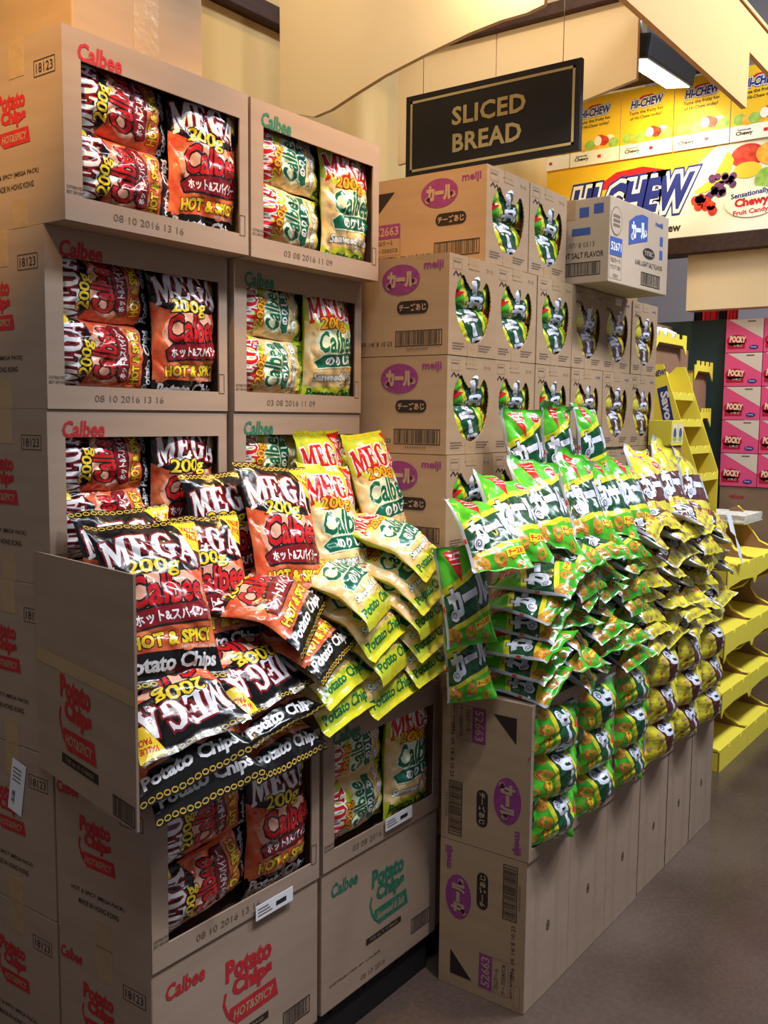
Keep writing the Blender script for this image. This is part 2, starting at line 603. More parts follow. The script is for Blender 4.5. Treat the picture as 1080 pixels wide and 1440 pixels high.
def puff_art(kind):
    """print of the corn puff bags, 0.17 x 0.22"""
    gr = kind == 'green'
    a = Art()
    a.rect(-.085, -.11, .085, .11, 'foil_green' if gr else 'foil_lemon', 0)
    top = [(-.085, .000), (-.04, .014), (.02, .044), (.085, .078)]
    bot = [(.085, -.018), (.03, -.034), (-.03, -.056), (-.085, -.070)]
    base = lambda x: -.045 + .31 * x
    a.poly([(p[0], p[1] + .017) for p in top] + bot, 'foil_lemon' if gr else 'foil_sun', 1)
    a.poly(top + bot, 'foil_bottle' if gr else 'foil_brown', 2)
    karl_logo(a, .004, .001, .146, 'foil_lavender', 'foil_ink', 3, .32, .1, .068, .035)
    a.poly(bot + [(-.085, -.082), (-.02, -.066), (.03, -.046), (.085, -.030)], 'foil_lemon' if gr else 'foil_sun', 1)
    rr = random.Random(11)
    if gr:
        for i in range(10):
            x = rr.uniform(-.075, .08)
            y = rr.uniform(-.102, min(base(x) - .014, -.05))
            r = rr.uniform(.008, .0115)
            a.ring(x, y, r, r * .78, 'foil_ring', 3 + i % 2, 9)
            a.stroke([(x - r * 1.1, y - r * .7), (x, y - r * 1.28), (x + r * 1.1, y - r * .7)], .002, 'foil_ringdark', 5)
    else:
        for i in range(26):
            x = rr.uniform(-.075, .08)
            y = rr.uniform(-.102, min(base(x) - .012, -.05))
            a.ell(x, y, rr.uniform(.004, .010), rr.uniform(.003, .006), 'foil_pink' if i % 2 else 'foil_sun', 3 + i % 2, 8, rr.uniform(0, 3))
        for i in range(9):
            a.ell(rr.uniform(-.06, .07), rr.uniform(.075, .098), .009, .004, 'foil_pink', 1, 8, rr.uniform(0, 3))
    if gr:
        a.poly([(.010, -.062), (.074, -.046), (.076, -.062), (.012, -.079)], 'foil_yellow', 6)
    a.text('チーズあじ' if gr else 'うすあじ', 'foil_red', .042, -.0625, .058, .013, 7, .05, 0, .26)
    a.poly([(-.058, .098), (-.004, .104), (-.014, .034)] if gr else [(-.048, .090), (-.012, .098), (-.02, .064)], 'foil_red', 2)
    for k in range(3):
        a.stroke([(-.044 + k * .004, .089 - k * .010), (-.010, .096 - k * .012)], .0022, 'foil_white', 3)
    a.ell(.048, .087, .017, .013, 'foil_white', 2, 16)
    a.ell(.048, .087, .0155, .0115, 'foil_red', 3, 16)
    a.stroke([(.037, .090), (.059, .090)], .0022, 'foil_white', 4)
    a.stroke([(.039, .085), (.057, .085)], .0022, 'foil_white', 4)
    a.poly([(-.085, -.11), (-.0765, -.11), (-.0765, .11), (-.085, .11)], 'foil_silver', 8)
    a.rect(-.0845, -.030, -.078, -.018, 'foil_red', 9)
    return a


BAG = {'hot': (.22, .34, .080, chip_art, 'foil_black'), 'seaweed': (.22, .34, .080, chip_art, 'foil_lime'),
       'green': (.17, .22, .062, puff_art, 'foil_silver'), 'brown': (.17, .22, .062, puff_art, 'foil_silver')}
_CUT = {}


def cut_art(kind):
    if kind in _CUT:
        return _CUT[kind]
    W, H, T, fn, back = BAG[kind]
    a = fn(kind)
    bm = bmesh.new()
    mats = []
    for vs, fs, m, lay in a.items:
        if m not in mats:
            mats.append(m)
        bv = [bm.verts.new((x, y, lay)) for x, y in vs]
        for f in fs:
            try:
                bf = bm.faces.new([bv[i] for i in f])
                bf.material_index = mats.index(m)
            except ValueError:
                pass
    bmesh.ops.triangulate(bm, faces=[f for f in bm.faces if len(f.verts) > 4], ngon_method='EAR_CLIP')
    for no, lim in (((1, 0, 0), W / 2), ((-1, 0, 0), W / 2), ((0, 1, 0), H / 2), ((0, -1, 0), H / 2)):
        bmesh.ops.bisect_plane(bm, geom=bm.verts[:] + bm.edges[:] + bm.faces[:], plane_co=Vector(no) * lim, plane_no=no, clear_outer=True)
    nx, ny = round(W / .0125), round(H / .0125)
    for i in range(1, nx):
        bmesh.ops.bisect_plane(bm, geom=bm.verts[:] + bm.edges[:] + bm.faces[:], plane_co=(-W / 2 + W * i / nx, 0, 0), plane_no=(1, 0, 0), dist=1e-6)
    for i in range(1, ny):
        bmesh.ops.bisect_plane(bm, geom=bm.verts[:] + bm.edges[:] + bm.faces[:], plane_co=(0, -H / 2 + H * i / ny, 0), plane_no=(0, 1, 0), dist=1e-6)
    dx, dy = W / nx, H / ny
    no = Vector((1 / dx, 1 / dy, 0)).normalized()
    for k in range(1, nx + ny):
        bmesh.ops.bisect_plane(bm, geom=bm.verts[:] + bm.edges[:] + bm.faces[:], plane_co=(-W / 2 + k * dx, -H / 2, 0), plane_no=no, dist=1e-6)
    bm.verts.index_update()
    res = ([tuple(v.co) for v in bm.verts], [([v.index for v in f.verts], f.material_index) for f in bm.faces if f.calc_area() > 1e-10], mats, nx, ny)
    bm.free()
    _CUT[kind] = res
    return res


def bag_shape(kind, seed, plump=1.0, droop=0):
    W, H, T = BAG[kind][:3]
    r = random.Random(seed)
    p1, p2, p3, p4 = (r.uniform(0, 6.28) for _ in range(4))
    bend, tw, sk = r.uniform(-.012, .018), r.uniform(-.010, .010), r.uniform(-.05, .05)
    off = Vector((r.uniform(0, 50), r.uniform(0, 50), 0))
    flap1, flap2 = r.uniform(-.014, .014), r.uniform(-.014, .014)

    def S(x, y, side):
        u, v = max(-1, min(1, x / (W / 2))), max(-1, min(1, y / (H / 2)))
        s = min(abs(v) / .91, 1.0)
        t = (1 - s ** 2.3) ** .62 if s < 1 else 0.0
        ph = u * pi / 2
        w = W / 2 * (1 - .11 * t)
        X = w * ((1 - .45 * t) * u + .45 * t * sin(ph))
        Z = T / 2 * plump * t * max(cos(ph), 0) ** .72 * (side if side > 0 else -1)
        q = Vector((x, y, 0)) + off
        env = min(1.0, 4 * (1 - abs(u))) if side < 0 else min(1.0, 5 * (1 - abs(u)) + .05)
        ez = (noise.noise(q * 24) * .0075 + noise.noise(q * 55) * .003) * t + .005 * (1 - t) * s * sin(u * 8 + (p1 if v > 0 else p2)) * (1 if v > 0 else .8)
        crease = abs(noise.noise(q * 15 + Vector((0, 0, 7))))
        ez -= .006 * max(0, .22 - crease) / .22 * min(1, t * 1.6)
        Z += ez * env * (side if side > 0 else -.6) if abs(v) < .91 else ez
        Z += bend * (v * v - .3) + tw * u * v
        e = max(0, abs(v) - .9) / .1
        Z += e * (flap1 if v > 0 else flap2)
        Y = y * (1 - .05 * t * 0 - .022 * (1 - u * u) * s * s) + .004 * noise.noise(q * 18 + Vector((3, 9, 1)))
        X += sk * Y * .3 + .004 * noise.noise(Vector((y * 16, seed * 3.1, u)))
        if droop:
            d = 1 if droop > 0 else -1
            y0, R, mx = (-.04 * H, .30 * H, radians(abs(droop))) if abs(droop) < 60 else ((-.095, .014, radians(78)) if H > .3 else (-.066, .012, radians(74)))
            q = y0 - Y * d
            if q > 0:
                th = min(q / R, mx)
                ex = q - th * R
                cy, cz = y0 - R * sin(th) - ex * cos(th), -R * (1 - cos(th)) - ex * sin(th)
                Y, Z = (cy - Z * sin(th)) * d, cz + Z * cos(th)
        return Vector((X, Y, Z))
    return S


def make_bag(kind, seed, plump=1.0, droop=0):
    W, H, T, fn, back = BAG[kind]
    vs, fs, mats, nx, ny = cut_art(kind)
    S = bag_shape(kind, seed, plump, droop)
    ev = .002
    dx, dy = W / nx, H / ny
    grid = {}

    def node(i, j):
        if (i, j) not in grid:
            x, y = -W / 2 + dx * i, -H / 2 + dy * j
            p = S(x, y, 1)
            ex = S(min(x + ev, W / 2), y, 1) - S(max(x - ev, -W / 2), y, 1)
            ey = S(x, min(y + ev, H / 2), 1) - S(x, max(y - ev, -H / 2), 1)
            n = ex.cross(ey)
            n = n.normalized() if n.length > 1e-12 else Vector((0, 0, 1))
            if n.z < .15:
                n = Vector((n.x, n.y, .15)).normalized()
            grid[(i, j)] = (p, n)
        return grid[(i, j)]
    out, nor, cache = [], [], {}
    for x, y, l in vs:
        k = (round(x, 6), round(y, 6))
        if k not in cache:
            gx, gy = (x + W / 2) / dx, (y + H / 2) / dy
            i, j = min(max(int(gx), 0), nx - 1), min(max(int(gy), 0), ny - 1)
            fx, fy = gx - i, gy - j
            b, c = node(i + 1, j), node(i, j + 1)
            if fx + fy <= 1:
                a = node(i, j)
                wts = ((a, 1 - fx - fy), (b, fx), (c, fy))
            else:
                a = node(i + 1, j + 1)
                wts = ((a, fx + fy - 1), (b, 1 - fy), (c, 1 - fx))
            p, n = Vector(), Vector()
            for q, w in wts:
                p += q[0] * w
                n += q[1] * w
            cache[k] = (p, n.normalized())
        p, n = cache[k]
        out.append(p + n * (l * .00018))
        nor.append(tuple(n))
    faces = [f for f, m in fs]
    mi = [m for f, m in fs]
    mats = list(mats)
    if back not in mats:
        mats.append(back)
    bi = mats.index(back)
    b0 = len(out)
    for j in range(ny + 1):
        for i in range(nx + 1):
            x, y = -W / 2 + W * i / nx, -H / 2 + H * j / ny
            p = S(x, y, -1)
            if i in (0, nx) or j in (0, ny):
                p = S(x, y, 1)
            out.append(p)
            ex = S(min(x + ev, W / 2), y, -1) - S(max(x - ev, -W / 2), y, -1)
            ey = S(x, min(y + ev, H / 2), -1) - S(x, max(y - ev, -H / 2), -1)
            n = -ex.cross(ey)
            n = n.normalized() if n.length > 1e-12 else Vector((0, 0, -1))
            nor.append(tuple(n))
    for j in range(ny):
        for i in range(nx):
            q = b0 + j * (nx + 1) + i
            faces.append([q, q + nx + 1, q + nx + 2, q + 1])
            mi.append(bi)
    me = bpy.data.meshes.new('snack_bag')
    me.from_pydata([tuple(p) for p in out], [], faces)
    for m in mats:
        me.materials.append(MATS[m])
    me.polygons.foreach_set('material_index', mi)
    me.polygons.foreach_set('use_smooth', [True] * len(faces))
    me.update()
    me.normals_split_custom_set_from_vertices(nor)
    return me


BAGMESH = {k: [make_bag(k, 10 + 7 * i + len(k), pl) for i, pl in enumerate((1.0, .9, 1.08, 1.0))]
           + [make_bag(k, 91 + 5 * i + len(k), .95, dr) for i, dr in enumerate((26, 32, 22, -30, 28, 24))]
           + [make_bag(k, 201 + 9 * i, 1.85 if BAG[k][0] < .19 else 1.0) for i in range(2)]
           + [make_bag(k, 301 + 9 * i, 1.0, -80) for i in range(2)] for k in BAG}      # 10-11: stuffed full; 12-13: top folded back      # 4-6, 8-9: lower end hangs down; 7: upper end hangs down
BAGNAME = {'hot': 'potato_chip_bag', 'seaweed': 'potato_chip_bag', 'green': 'corn_puff_bag', 'brown': 'corn_puff_bag'}
BAGWORD = {'hot': 'black chip bag', 'seaweed': 'yellow-green chip bag', 'green': 'green puff bag', 'brown': 'yellow puff bag'}
_BN = [0]


def bag(kind, c, up, nrm, label, group, scale=(1, 1, 1), var=None):
    """a bag with its middle at c, its printed top towards up, its printed front towards nrm"""
    up, nrm = Vector(up).normalized(), Vector(nrm)
    right = up.cross(nrm).normalized()
    nrm = right.cross(up)
    _BN[0] += 1
    me = BAGMESH[kind][_BN[0] % 4 if var is None else var]
    c = Vector(c)
    M = Matrix(((right.x, up.x, nrm.x, c.x), (right.y, up.y, nrm.y, c.y), (right.z, up.z, nrm.z, c.z), (0, 0, 0, 1)))
    M = M @ Matrix.Diagonal((*scale, 1))
    o = link(BAGNAME[kind], me, None, M)
    return tag(o, label, 'snack bag', group)


def bag2(kind, top, bot, nrm, label, group, sx=1.0, sz=1.0, var=None):
    """a bag spanned from its top seal to its bottom seal; top, bot = (pixel x, pixel y, depth Y) or world points"""
    t = aty(*top) if not isinstance(top, Vector) else top
    b = aty(*bot) if not isinstance(bot, Vector) else bot
    H = BAG[kind][1]
    s = (t - b).length / H
    return bag(kind, (t + b) / 2, t - b, nrm, label, group, (sx, s, sz), var)


# ------------------------------------------------------------------ carton prints
def chips_logo(a, x, y, w, hot):
    """the slanted two-line product words with a swoosh below, w wide, round (x, y)"""
    m = 'print_red' if hot else 'print_green'
    a.text('Potato', m, x - .01 * w, y + .30 * w, .98 * w, .34 * w, 1, .05, 0, -.02)
    a.text('Chips', m, x + .06 * w, y - .04 * w, .86 * w, .36 * w, 1, .06, 0, -.02)
    a.poly([(x - .42 * w, y - .28 * w), (x + .56 * w, y - .26 * w), (x + .62 * w, y - .56 * w), (x - .28 * w, y - .58 * w), (x - .46 * w, y - .42 * w)], m, 1)
    a.stroke([(x - .5 * w, y + .0 * w), (x - .54 * w, y - .16 * w), (x - .46 * w, y - .38 * w)], .05 * w, m, 1)
    a.text('HOT&SPICY' if hot else 'Seaweed & Salt', 'print_kraft', x + .08 * w, y - .42 * w, .84 * w, .15 * w, 2, .02, .15)


CW, CD, CH = .483, .288, .3515     # chip carton: width along X, depth along Y, height


def chip_side_art():
    """left side of a chip carton: x runs 0 (rear) .. CD (front edge)"""
    a = Art()
    a.text('Calbee', 'print_red', .042, .302, .072, .026, 1, .03, .12)
    a.outline(.205, .270, .272, .300, .0014, 'print_black', 1)
    a.text('18123', 'print_black', .2385, .285, .052, .017, 1, .0)
    chips_logo(a, .128, .212, .098, True)
    a.text('HOT & SPICY (MEGA PACK)', 'print_black', .130, .100, .165, .011, 1, .01)
    a.text('MADE IN HONG KONG', 'print_black', .133, .078, .125, .011, 1, .01)
    return a


def chip_front_art(hot, window):
    a = Art()
    m = 'print_red' if hot else 'print_green'
    a.text('Calbee', m, .085, .312 if window else .292, .102, .034, 1, .03, .12)
    if window:
        a.text('BEST BEFORE', 'print_black', .022, .052, .036, .006, 1, 0)
        a.text('DISTRIBUTED', 'print_black', .022, .061, .036, .006, 1, 0)
        a.text('08 10 2016 13 16' if hot else '03 08 2016 11 09', 'print_grey', .200, .022, .180, .014, 1, 0)
        a.outline(.455, .040, .472, .085, .0012, 'print_black', 1)
    else:
        chips_logo(a, .262, .215, .140, hot)
        a.rect(.170, .098, .318, .114, 'print_black', 1)
        a.text('7.05 oz. X 12 BAGS', 'print_kraft', .244, .106, .115, .007, 2, 0)
        a.text('DISTRIBUTED BY CALBEE', 'print_black', .130, .060, .20, .006, 1, 0)
        a.bars(.365, .040, .455, .082, 'print_black', 1, 4)
        a.text('08 10 2016', 'print_grey', .200, .024, .100, .013, 1, 0)
    return a


_CM = {}


def shell(M, w, d, h, mat, inner, t=.004, open_front=True):
    """five walls of a carton, its front left open; origin at the front left bottom corner"""
    M.box((0, 0, 0), (t, d, h), mat)
    M.box((w - t, 0, 0), (w, d, h), mat)
    M.box((t, d - t, 0), (w - t, d, h), mat)
    M.box((t, 0.0005, 0), (w - t, d - t, t), mat)
    M.box((t, 0.0005, h - t), (w - t, d - t, h), mat)
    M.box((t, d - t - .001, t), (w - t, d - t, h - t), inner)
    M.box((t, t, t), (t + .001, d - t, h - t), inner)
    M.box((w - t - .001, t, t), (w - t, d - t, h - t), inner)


def carton(kind, label, group, mw, name, side=True, tape=True, tilt=0.0):
    """chip carton with a cut-out window (hot / seaweed) or closed (hot_closed / seaweed_closed)"""
    hot = kind.startswith('hot')
    window = not kind.endswith('closed')
    t = thing(name, label, 'carton', mw, group)
    key = (kind, side)
    if key not in _CM:
        B = Mesh()
        if window:
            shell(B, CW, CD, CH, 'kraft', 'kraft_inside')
        else:
            B.box((0, 0, 0), (CW, CD, CH), 'kraft', .003)
        if side:
            B.art(chip_side_art(), frame((0, CD, 0), *NEGX))
        F = None
        if window:
            F = Mesh()
            win = [(.040, .046), (.456, .044), (.457, .294), (.041, .296)]
            F.prism([(0, 0), (CW, 0), (CW, CH), (0, CH)], frame((0, -.004, 0), *NEGY), .004, 'kraft', [win])
            F.art(chip_front_art(hot, True), frame((0, -.004, 0), *NEGY))
            F = F.build('window_panel')
        else:
            B.art(chip_front_art(hot, False), frame((0, 0, 0), *NEGY))
        T = []
        for z0, z1 in ((CH - .07, CH + .0006), (-.0006, .055)):
            m = Mesh()
            m.box((-.0006, .115, z0), (.0004, .165, z1), 'packing_tape')
            T.append(m.build('packing_tape'))
        _CM[key] = (B.build('box'), F, T)
    b, f, tp = _CM[key]
    link('box', b, t)
    if f:
        tag(link('window_panel', f, t), 'cardboard front with a rectangular window cut in it')
    for p in tp if tape and side else ():
        link('packing_tape', p, t)
    return t


KW, KD, KH = .243, .41, .260     # puff carton: hole face along X, depth along Y, height


def puff_side_art():
    """the long printed side of a puff carton, .41 x .26"""
    a = Art()
    w = KD
    a.ell(w - .150, .201, .062, .040, 'print_purple', 1, 30)
    karl_logo(a, w - .150, .201, .098, 'print_kraft', None, 2, 0, 0, .044)
    a.text('meiji', 'print_purple', w - .045, .231, .062, .026, 1, .03)
    p = []
    for k in range(9):
        p.append((w - .077 + .017 * sin(pi * k / 8), .127 + .017 * cos(pi * k / 8)))
    for k in range(9):
        p.append((w - .145 - .017 * sin(pi * k / 8), .127 - .017 * cos(pi * k / 8)))
    a.poly(p, 'print_black', 1)
    a.text('チーズあじ', 'print_kraft', w - .111, .127, .088, .019, 2, .03)
    a.bars(w - .166, .024, w - .016, .066, 'print_black', 1, 9)
    for k in range(9):
        a.rect(w - .130 + k * .008, .0145, w - .1255 + k * .008, .0195, 'print_grey', 1)
    a.poly([(.036, .223), (.105, .223), (.036, .155)], 'print_black', 1)
    a.rect(.030, .094, .126, .133, 'print_purple', 1)
    a.text('52663', 'print_kraft', .078, .1135, .082, .026, 2, .02)
    a.outline(.030, .044, .126, .094, .001, 'print_purple', 1)
    a.text('72Gカール', 'print_black', .070, .081, .060, .014, 2, 0)
    a.text('チーズEXNTCR', 'print_black', .076, .059, .084, .014, 2, 0)
    a.outline(.010, .010, .072, .028, .0009, 'print_purple', 1)
    a.text('BEST BEFORE', 'print_black', .070, .0360, .075, .007, 1, 0)
    a.text('2016. 09. 14/ 8 10 23', 'print_black', .158, .033, .150, .012, 1, 0)
    return a


HOLE = [(.030, .150), (.034, .120), (.046, .090), (.066, .060), (.095, .040), (.125, .033), (.155, .040), (.185, .062), (.203, .092), (.213, .125), (.216, .150), (.211, .175), (.200, .196), (.188, .203), (.176, .190), (.166, .177), (.106, .179), (.086, .196), (.072, .212), (.060, .205), (.046, .190), (.035, .170)]


def jag(pts, n=5, d=.0016):
    out = []
    for i in range(len(pts)):
        p, q = Vector(pts[i]), Vector(pts[(i + 1) % len(pts)])
        nn = Vector((q.y - p.y, p.x - q.x)).normalized()
        for k in range(n):
            out.append(tuple(p.lerp(q, k / n) + nn * (d if k % 2 else 0)))
    return out


def puff_front_art(brown):
    a = Art()
    a.stroke([(.020, .205), (.032, .216), (.044, .206), (.054, .214), (.062, .204)], .005, 'print_black', 1)
    a.text('meiji' if brown else 'カール', 'print_navy' if brown else 'print_grey', .205, .236, .034, .012, 1, .0)
    for x0, y0, w in ((.020, .030, .055), (.020, .023, .060), (.020, .016, .045), (.150, .030, .07), (.150, .023, .06), (.150, .016, .05), (.090, .240, .05), (.020, .240, .035)):
        a.rect(x0, y0, x0 + w, y0 + .0028, 'print_grey', 1)
    a.outline(.018, .222, .062, .250, .0008, 'print_grey', 1)
    return a


def puff_carton(label, group, mw, brown=False, holes=True, side=True, turned=None, name='display_carton', tape=True):
    t = thing(name, label, 'carton', mw, group)
    key = ('puff', brown, holes, side)
    if key not in _CM:
        B = Mesh()
        if holes:
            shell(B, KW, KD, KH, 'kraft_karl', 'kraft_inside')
        else:
            B.box((0, 0, 0), (KW, KD, KH), 'kraft_karl', .003)
        if side:
            B.art(puff_side_art(), frame((0, KD, 0), *NEGX))
        F = None
        if holes:
            F = Mesh()
            F.prism([(0, 0), (KW, 0), (KW, KH), (0, KH)], frame((0, -.003, 0), *NEGY), .003, 'kraft_karl', [jag(HOLE)])
            F.art(puff_front_art(brown), frame((0, -.003, 0), *NEGY))
            F = F.build('window_panel')
        T = []
        for z0, z1 in ((KH - .030, KH + .0006), (-.0004, .030)):
            m = Mesh()
            m.box((.095, -.0038, z0), (.150, -.003, z1), 'packing_tape')
            T.append(m.build('packing_tape'))
        _CM[key] = (B.build('box'), F, T)
    b, f, tp = _CM[key]
    link('box', b, t)
    if f:
        tag(link('window_panel', f, t), 'cardboard front with a torn rounded opening')
        for p in tp:
            link('packing_tape', p, t)
    return t


# ------------------------------------------------------------------ the setting
def structure(name, M, label=None):
    o = link(name, M.build(name))
    return tag(o, label, None, None, 'structure')


def floor_material():
    m = bpy.data.materials.new('polished_concrete')
    m.use_nodes = True
    nt = m.node_tree
    b = nt.nodes['Principled BSDF']
    tc = nt.nodes.new('ShaderNodeTexCoord')

    def nz(scale, detail):
        n = nt.nodes.new('ShaderNodeTexNoise')
        n.inputs['Scale'].default_value = scale
        n.inputs['Detail'].default_value = detail
        nt.links.new(tc.outputs['Object'], n.inputs['Vector'])
        return n
    n1, n2 = nz(1.6, 5), nz(70, 3)
    r = nt.nodes.new('ShaderNodeValToRGB')
    r.color_ramp.elements[0].position, r.color_ramp.elements[1].position = .35, .68
    r.color_ramp.elements[0].color = (*lin((72, 57, 50)), 1)
    r.color_ramp.elements[1].color = (*lin((100, 83, 74)), 1)
    nt.links.new(n1.outputs['Fac'], r.inputs['Fac'])
    r2 = nt.nodes.new('ShaderNodeValToRGB')
    r2.color_ramp.elements[0].position, r2.color_ramp.elements[1].position = .35, .75
    r2.color_ramp.elements[0].color = (.86, .86, .86, 1)
    r2.color_ramp.elements[1].color = (1.1, 1.1, 1.1, 1)
    nt.links.new(n2.outputs['Fac'], r2.inputs['Fac'])
    mx = nt.nodes.new('ShaderNodeMix')
    mx.data_type = 'RGBA'
    mx.blend_type = 'MULTIPLY'
    mx.inputs[0].default_value = 1
    nt.links.new(r.outputs[0], mx.inputs[6])
    nt.links.new(r2.outputs[0], mx.inputs[7])
    nt.links.new(mx.outputs[2], b.inputs['Base Color'])
    rr = nt.nodes.new('ShaderNodeMapRange')
    rr.inputs[3].default_value, rr.inputs[4].default_value = .16, .36
    nt.links.new(n1.outputs['Fac'], rr.inputs[0])
    nt.links.new(rr.outputs[0], b.inputs['Roughness'])
    MATS['polished_concrete'] = m


floor_material()
M = Mesh()
M.box((-4, -5, -.1), (10, 6, 0), 'polished_concrete')
structure('floor', M)
M = Mesh()
M.box((-4, -5, 4.6), (10, 6, 4.7), 'ceiling_grey')
structure('ceiling', M)
M = Mesh()
M.box((0.2, 2.62, 0), (6.6, 2.74, 4.6), 'cream_wall')
structure('wall_back', M)
M = Mesh()
M.box((6.5, -5, 0), (6.6, 2.62, 4.6), 'ceiling_grey')
structure('wall_right', M)
M = Mesh()
M.box((0.2, 2.56, 2.955), (3.36, 2.62, 3.02), 'beam_brown', .004)
structure('trim_1', M)

# the cream boards hung above the aisle, with a dark rail
M = Mesh()
P = Matrix(((0, 0, -1, 3.40), (-1, 0, 0, 0), (0, 1, 0, 0), (0, 0, 0, 1)))


def xboard(name, label, X, pts, mat, depth=.02, cat='board', extra=None):
    """upright board at X facing -X; pts = (Y, z)"""
    m = Mesh()
    m.prism([(-y, z) for y, z in pts], frame((X, 0, 0), *NEGX), depth, mat)
    if extra:
        extra(m)
    o = link(name, m.build(name))
    return tag(o, label, cat)


xboard('soffit_board', 'tall cream board right behind the black hanging sign', 3.40, [(2.455, 2.56), (1.985, 2.60), (1.985, 2.99), (2.455, 2.99)], 'cream_panel')
xboard('soffit_board', 'cream board with a diagonal shadow right of the black hanging sign', 3.40, [(1.980, 2.60), (1.404, 2.71), (1.404, 2.99), (1.980, 2.99)], 'cream_panel')
M = Mesh()
M.box((3.36, 1.30, 2.99), (3.44, 2.62, 3.035), 'beam_brown', .003)
structure('trim_2', M)
xboard('soffit_board', 'grey-cream board above the dark rail at the top', 3.44, [(2.62, 3.04), (1.2, 3.04), (1.2, 3.6), (2.62, 3.6)], 'kraft_grey')
M = Mesh()
M.box((4.90, 1.50, 3.26), (5.06, 2.62, 3.36), 'beam_brown', .003)
structure('trim_3', M)

# big curved cut-out board
sw = []
for px, py in ((393, -60), (394, 150), (415, 160), (441, 164), (465, 154), (500, 131), (540, 106), (600, 75), (660, 46), (705, 28), (740, 18), (765, 6), (772, -60)):
    p = atx(px, py, 2.6)
    sw.append((p.y, p.z))
xboard('curved_valance', 'big cream board with a curved lower edge above the stacked cartons', 2.6, sw, 'cream_panel', .018, 'valance')

# orange valance that turns a corner at the upper right
VB = Mesh()
VB.prism([(2.45, 2.712), (3.965, 2.712), (3.972, 2.925), (4.75, 2.925), (4.75, 3.070), (2.45, 3.070)], frame((0, 1.2, 0), *NEGY), -.02, 'orange_panel')
VB.box((2.45, 1.172, 3.070), (4.75, 1.228, 3.085), 'orange_panel')
VB.box((3.966, 1.1985, 2.925), (3.971, 1.200, 3.07), 'kraft_edge')
tag(link('orange_valance', VB.build('orange_valance')), 'pale orange valance board slanting across the upper right corner', 'valance')

# hanging sign
t = thing('hanging_sign', 'black hanging sign with gold lettering reading SLICED BREAD', 'sign', Matrix.Translation((2.9, 1.717, 2.49)))
M = Mesh()
M.box((-.004, -.338, -.142), (.016, .338, .142), 'sign_black', .002)
A = Art()
A.outline(-.318, -.122, .318, .122, .0085, 'sign_gold', 1)
A.text('SLICED', 'sign_gold', 0, .042, .286, .062, 1, .028, space=1.05)
A.text('BREAD', 'sign_gold', -.005, -.048, .268, .062, 1, .028, space=1.05)
M.art(A, frame((-.004, 0, 0), *NEGX))
link('sign_board', M.build('sign_board'), t)
for y in (.27, -.27):
    M = Mesh()
    M.tube([(.004, y, .14), (.004, y, .62)], .0012, 'metal_grey', 6)
    tag(link('cord', M.build('cord'), t), 'thin wire')

# ------------------------------------------------------------------ candy header across the aisle
HX = 5.1
A = Art()
w0 = 2.66


def hy(y):
    return w0 - y      # world Y -> print x


A.rect(0, 0, 1.55, .455, 'hi_yellow', 0)
A.poly([(0, 0), (1.55, 0), (1.55, .455), (1.02, .455), (.90, .36), (.72, .22), (.4, .10), (0, .06)], 'hi_white', 1)
A.poly([(hy(2.30), .33), (hy(2.2), .385), (hy(2.05), .395), (hy(1.92), .36), (hy(1.9), .30), (hy(2.28), .30)], 'hi_red', 2)
A.text('HI-CHEW', 'hi_navy', hy(2.12), .235, .68, .185, 5, .05, .22, .02, (('hi_white', .09, 4), ('hi_navy', .14, 3)))
A.text('Fruit Chew', 'hi_text', hy(1.96), .055, .26, .045, 3, .03)
fr = random.Random(2)
for k in range(3):
    A.stroke([(hy(1.76) + .02 * k, .22), (hy(1.66) + .024 * k, .27), (hy(1.61) + .014 * k, .36), (hy(1.60), .40)], [.018, .034, .03, .012], 'fruit_banana', 3 + k)
A.ell(hy(1.50), .37, .085, .06, 'fruit_red', 3)
A.ell(hy(1.37), .37, .09, .06, 'fruit_orange', 4)
A.ell(hy(1.50), .30, .07, .04, 'fruit_banana', 4)
for k in range(22):
    A.ell(hy(1.66) + fr.uniform(-.08, .10), .235 + fr.uniform(-.05, .05), .019, .019, 'fruit_purple', 5 + k % 2, 10)
for x, y, r in ((1.40, .245, .06), (1.29, .235, .07), (1.20, .28, .07)):
    A.ell(hy(x), y, r, r * .95, 'fruit_green', 6)
for k in range(9):
    A.ell(hy(1.74) + fr.uniform(-.07, .08), .15 + fr.uniform(-.045, .04), .024, .024, 'fruit_red', 6 + k % 2, 12)
A.ell(hy(1.47), .14, .135, .075, 'hi_white', 8)
A.text('Sensationally', 'hi_navy', hy(1.48), .180, .19, .034, 9, .03, 0, .10)
A.text('Chewy', 'hi_red', hy(1.47), .138, .17, .055, 9, .05, 0, .06)
A.text('Fruit Candy!', 'hi_red', hy(1.47), .092, .18, .032, 9, .03, 0, .06)
M = Mesh()
M.box((HX, 1.10, 2.455), (HX + .03, w0, 2.91), 'hi_yellow')
M.art(A, frame((HX, w0, 2.455), *NEGX), .001, .0006)
tag(link('candy_banner', M.build('candy_banner')), 'wide yellow and white banner with blue candy lettering and printed fruit', 'banner')

